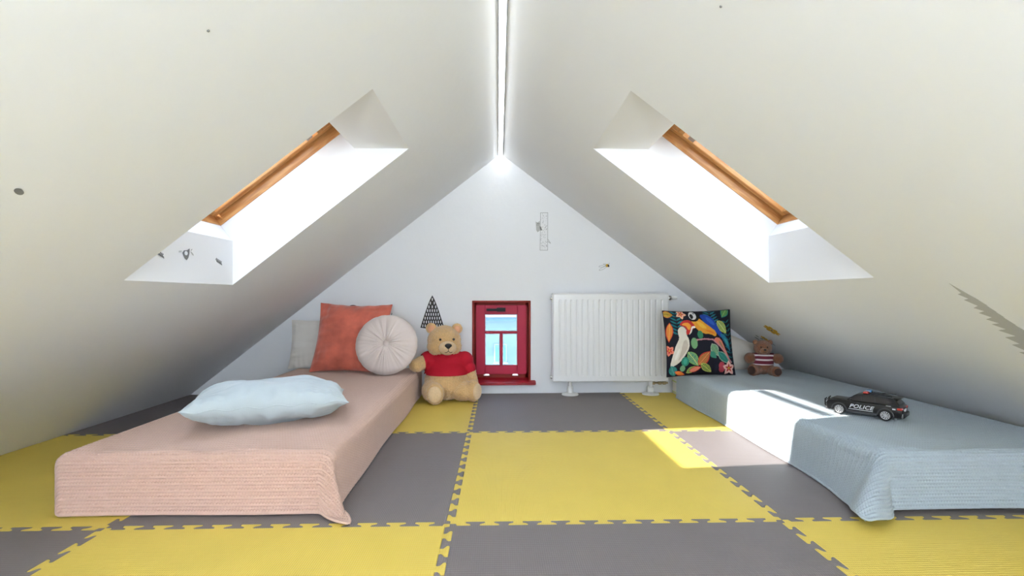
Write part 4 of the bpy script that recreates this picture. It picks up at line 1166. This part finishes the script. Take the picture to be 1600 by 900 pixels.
sticker('bee_sticker', 'small yellow and black bee sticker above the radiator', (0.766, yb_, 0.890), BX, BZ,
        [('bee_body', M_sticky, [ellp(-0.002, 0.0, 0.012, 0.011, 10)], 0), ('bee_stripe', M_ink, [ellp(0.006, -0.002, 0.006, 0.009, 20), line((0.008, 0.008), (0.012, 0.018), 0.0014)], 0.0006),
         ('bee_wing', M_inkg, wing(-0.010, 0.001, 0.026, 0.006, 190) + wing(-0.006, -0.006, 0.030, 0.007, 207) + wing(-0.010, 0.006, 0.010, 0.004, 165), 0)])
# bird and two leaves on the left window lining (vertical face at x = -1.19, looking towards +X)
LX = LEFT.bx + 0.0006
def leafmark(label, y, z, L=0.040):
    outs = [line((-L / 2, 0.006), (L / 2, -0.008), 0.0012)]
    for k in range(6):
        f = -0.4 + 0.8 * k / 5; outs.append(ellp(f * L, -0.001 - f * 0.014 + 0.005, 0.0055, 0.0022, 55, 8)); outs.append(ellp(f * L + 0.004, -0.001 - f * 0.014 - 0.004, 0.0050, 0.0020, -65, 8))
    sticker('leaf_sticker', label, (LX, y, z), (0, 1, 0), (0, 0, 1), [('leaf', M_inkg, outs, 0)])
leafmark('small grey leaf sticker left of the bird in the left window lining', 1.785, 0.823)
leafmark('small grey leaf sticker right of the bird in the left window lining', 2.155, 0.822, 0.046)
bird = [(-0.024, 0.004), (-0.014, 0.014), (0.004, 0.016), (0.020, 0.024), (0.018, 0.004), (0.012, -0.012), (0.002, -0.022), (-0.010, -0.016), (-0.020, -0.004)]
sticker('bird_sticker', 'small grey songbird sticker in the left window lining', (LX, 1.935, 0.834), (0, 1, 0), (0, 0, 1),
        [('bird_body', M_inkg, [bird], 0), ('bird_breast', M_stickw, [ellp(-0.003, 0.004, 0.010, 0.008)], 0.0006),
         *[('twig', M_inkp, [e_], 0) for e_ in (ellp(0.036, 0.006, 0.012, 0.003, -35), ellp(-0.036, 0.008, 0.010, 0.003, 10), ellp(0.032, 0.020, 0.006, 0.002, 40))]])
# stickers on the slopes
nL = Vector((LEFT.SA, 0, -LEFT.CA)); nR = Vector((-RIGHT.SA, 0, -RIGHT.CA))            # facing into the room
def onL(x, y): return Vector((x, y, RZ + LEFT.K * (x - RX))) + nL * 0.0006
def onR(x, y): return Vector((x, y, RZ - RIGHT.K * (x - RX))) + nR * 0.0006
downR = Vector((RIGHT.CA, 0, -RIGHT.SA))
# local X runs down the right slope, local Y = normal x X
ayR = nR.cross(downR)
def onR_out(pts, o):   # room points (x, y) on the right slope to sticker coordinates
    r = []
    for x, y in pts:
        v = onR(x, y) - o; r.append((v.dot(downR), v.dot(ayR)))
    return r
o = onR(1.2881, 1.3950)
top = [ (1.3280, 1.3810), (1.3247, 1.3824), (1.3518, 1.3710), (1.3485, 1.3735), (1.3734, 1.3666), (1.3702, 1.3702), (1.3973, 1.3645), (1.3929, 1.3679), (1.4168, 1.3616), (1.4135, 1.3656), (1.4461, 1.3575), (1.4429, 1.3615), (1.4712, 1.3496), (1.4657, 1.3530), (1.4995, 1.3429), (1.4930, 1.3468), (1.5279, 1.3356), (1.5235, 1.3417), (1.5585, 1.3305), (1.5541, 1.3366), (1.5804, 1.3292) ]
botm = [ (1.5914, 1.4657), (1.5859, 1.4289), (1.5607, 1.4561), (1.5563, 1.4245), (1.5301, 1.4485), (1.5235, 1.4190), (1.4995, 1.4389), (1.4908, 1.3999), (1.4712, 1.4315), (1.4646, 1.4031), (1.4472, 1.4274), (1.4418, 1.4001), (1.4276, 1.4250), (1.4190, 1.3992), (1.4027, 1.4219), (1.3951, 1.3972), (1.3832, 1.4180), (1.3745, 1.3963), (1.3518, 1.4152), (1.3474, 1.3963), (1.3301, 1.4117), (1.3258, 1.3965) ]
outl = onR_out([(1.2881, 1.3950)] + top + botm, o)
sticker('spruce_sticker', 'tall grey spruce sticker on the right sloping wall', o, downR, ayR, [('spruce_shape', M_inkp, [outl[::-1]], 0)])
def flower_st(label, x, y, r, parts):
    o = onR(x, y)
    pet = [ellp(0.6 * r * math.cos(D(a)), 0.6 * r * math.sin(D(a)), 0.42 * r, 0.27 * r, a, 12) for a in range(0, 360, 45)]
    lay = [('petals', M_sticky, pet, 0), ('flower_centre', M_ink, [ellp(0, 0, 0.14 * r, 0.14 * r)], 0.0006)]
    if parts: lay.append(('stem', M_ink, parts, 0))
    sticker('flower_sticker', label, o, downR, ayR, lay)
flower_st('larger yellow flower sticker on the right slope above the brown teddy', 1.604, 2.891, 0.052, [])
flower_st('smaller yellow flower sticker on the right slope behind the brown teddy', 1.697, 3.142, 0.028, [line((0.02, 0.004), (0.07, 0.02), 0.006)])
sticker('twig_sticker', 'small black leaf sticker on the right slope left of the brown teddy head', onR(1.683, 3.208), downR, ayR, [('leaf', M_ink, [e_], 0) for e_ in (ellp(0, 0, 0.012, 0.006, 30), ellp(0.025, 0.02, 0.012, 0.006, 60), ellp(0.03, -0.05, 0.016, 0.007, 20))])
oL = onL(-0.979, 1.048); dL = Vector((LEFT.CA, 0, LEFT.SA)); ayL = nL.cross(dL)
sticker('oval_sticker', 'small grey oval sticker on the left sloping wall', oL, dL, ayL, [('oval', M_inkg, [ellp(0, 0, 0.0065, 0.0135, -25)], 0)])
for lab, o_, n_, d_ in (('tiny nail head on the right slope near the ceiling light', onR(0.490, 1.088), nR, downR), ('tiny nail head on the left slope near the ceiling light', onL(-0.578, 1.012), nL, dL)):
    bm = bmesh.new(); lathe(bm, [(0.0, 0.002), (0.0025, 0.0015), (0.0032, 0.0)], (0, 0, 0), n_, 10)
    nn_ = obj('nail_head', bm, M_inkg); nn_.location = o_; tag(nn_, lab, 'nail')

# ------------------------------------------------------------------ the house across the street, seen through the little window
hy_ = 28.0
bd = thing('apartment_building', 'pale bluish house front seen through the small red window', 'building', (0, hy_, -8))
obj('facade', bxm((-9, 0, 0), (9, 6, 7.45)), M_facade, bd, smooth=False)
obj('cornice', bxm((-9.2, -0.5, 7.30), (9.2, 0.2, 7.52), 0.03), M_roof, bd)
bm = bmesh.new(); prism(bm, [(-9.3, 7.52), (9.3, 7.52), (9.3, 7.75), (-9.3, 7.75)], -0.6, 6.4); obj('roof_edge', bm, M_facf, bd, smooth=False)
bm = bmesh.new()
a_ = [bm.verts.new(p) for p in ((-9.3, -0.6, 7.75), (9.3, -0.6, 7.75), (9.3, 3.2, 10.4), (-9.3, 3.2, 10.4))]; bm.faces.new(a_)
b_ = [bm.verts.new(p) for p in ((-9.3, 6.6, 7.75), (9.3, 6.6, 7.75))]; bm.faces.new((a_[3], a_[2], b_[1], b_[0])); bm.faces.new((a_[0], a_[3], b_[0])); bm.faces.new((a_[1], b_[1], a_[2]))
obj('roof', bm, M_facf, bd, smooth=False)
for x in (-5.2, -2.6, 0.12, 2.7, 5.4):
    w_ = obj('window', bxm((x - 0.36, -0.06, 4.98), (x + 0.36, 0.03, 6.02), 0.01), M_facf, bd)
    obj('pane', bxm((x - 0.29, -0.08, 5.05), (x - 0.02, -0.05, 5.95)), M_facw, w_); obj('pane', bxm((x + 0.02, -0.08, 5.05), (x + 0.29, -0.05, 5.95)), M_facw, w_)
    obj('window_ledge', bxm((x - 0.42, -0.16, 4.90), (x + 0.42, 0.02, 4.98)), M_facf, w_)
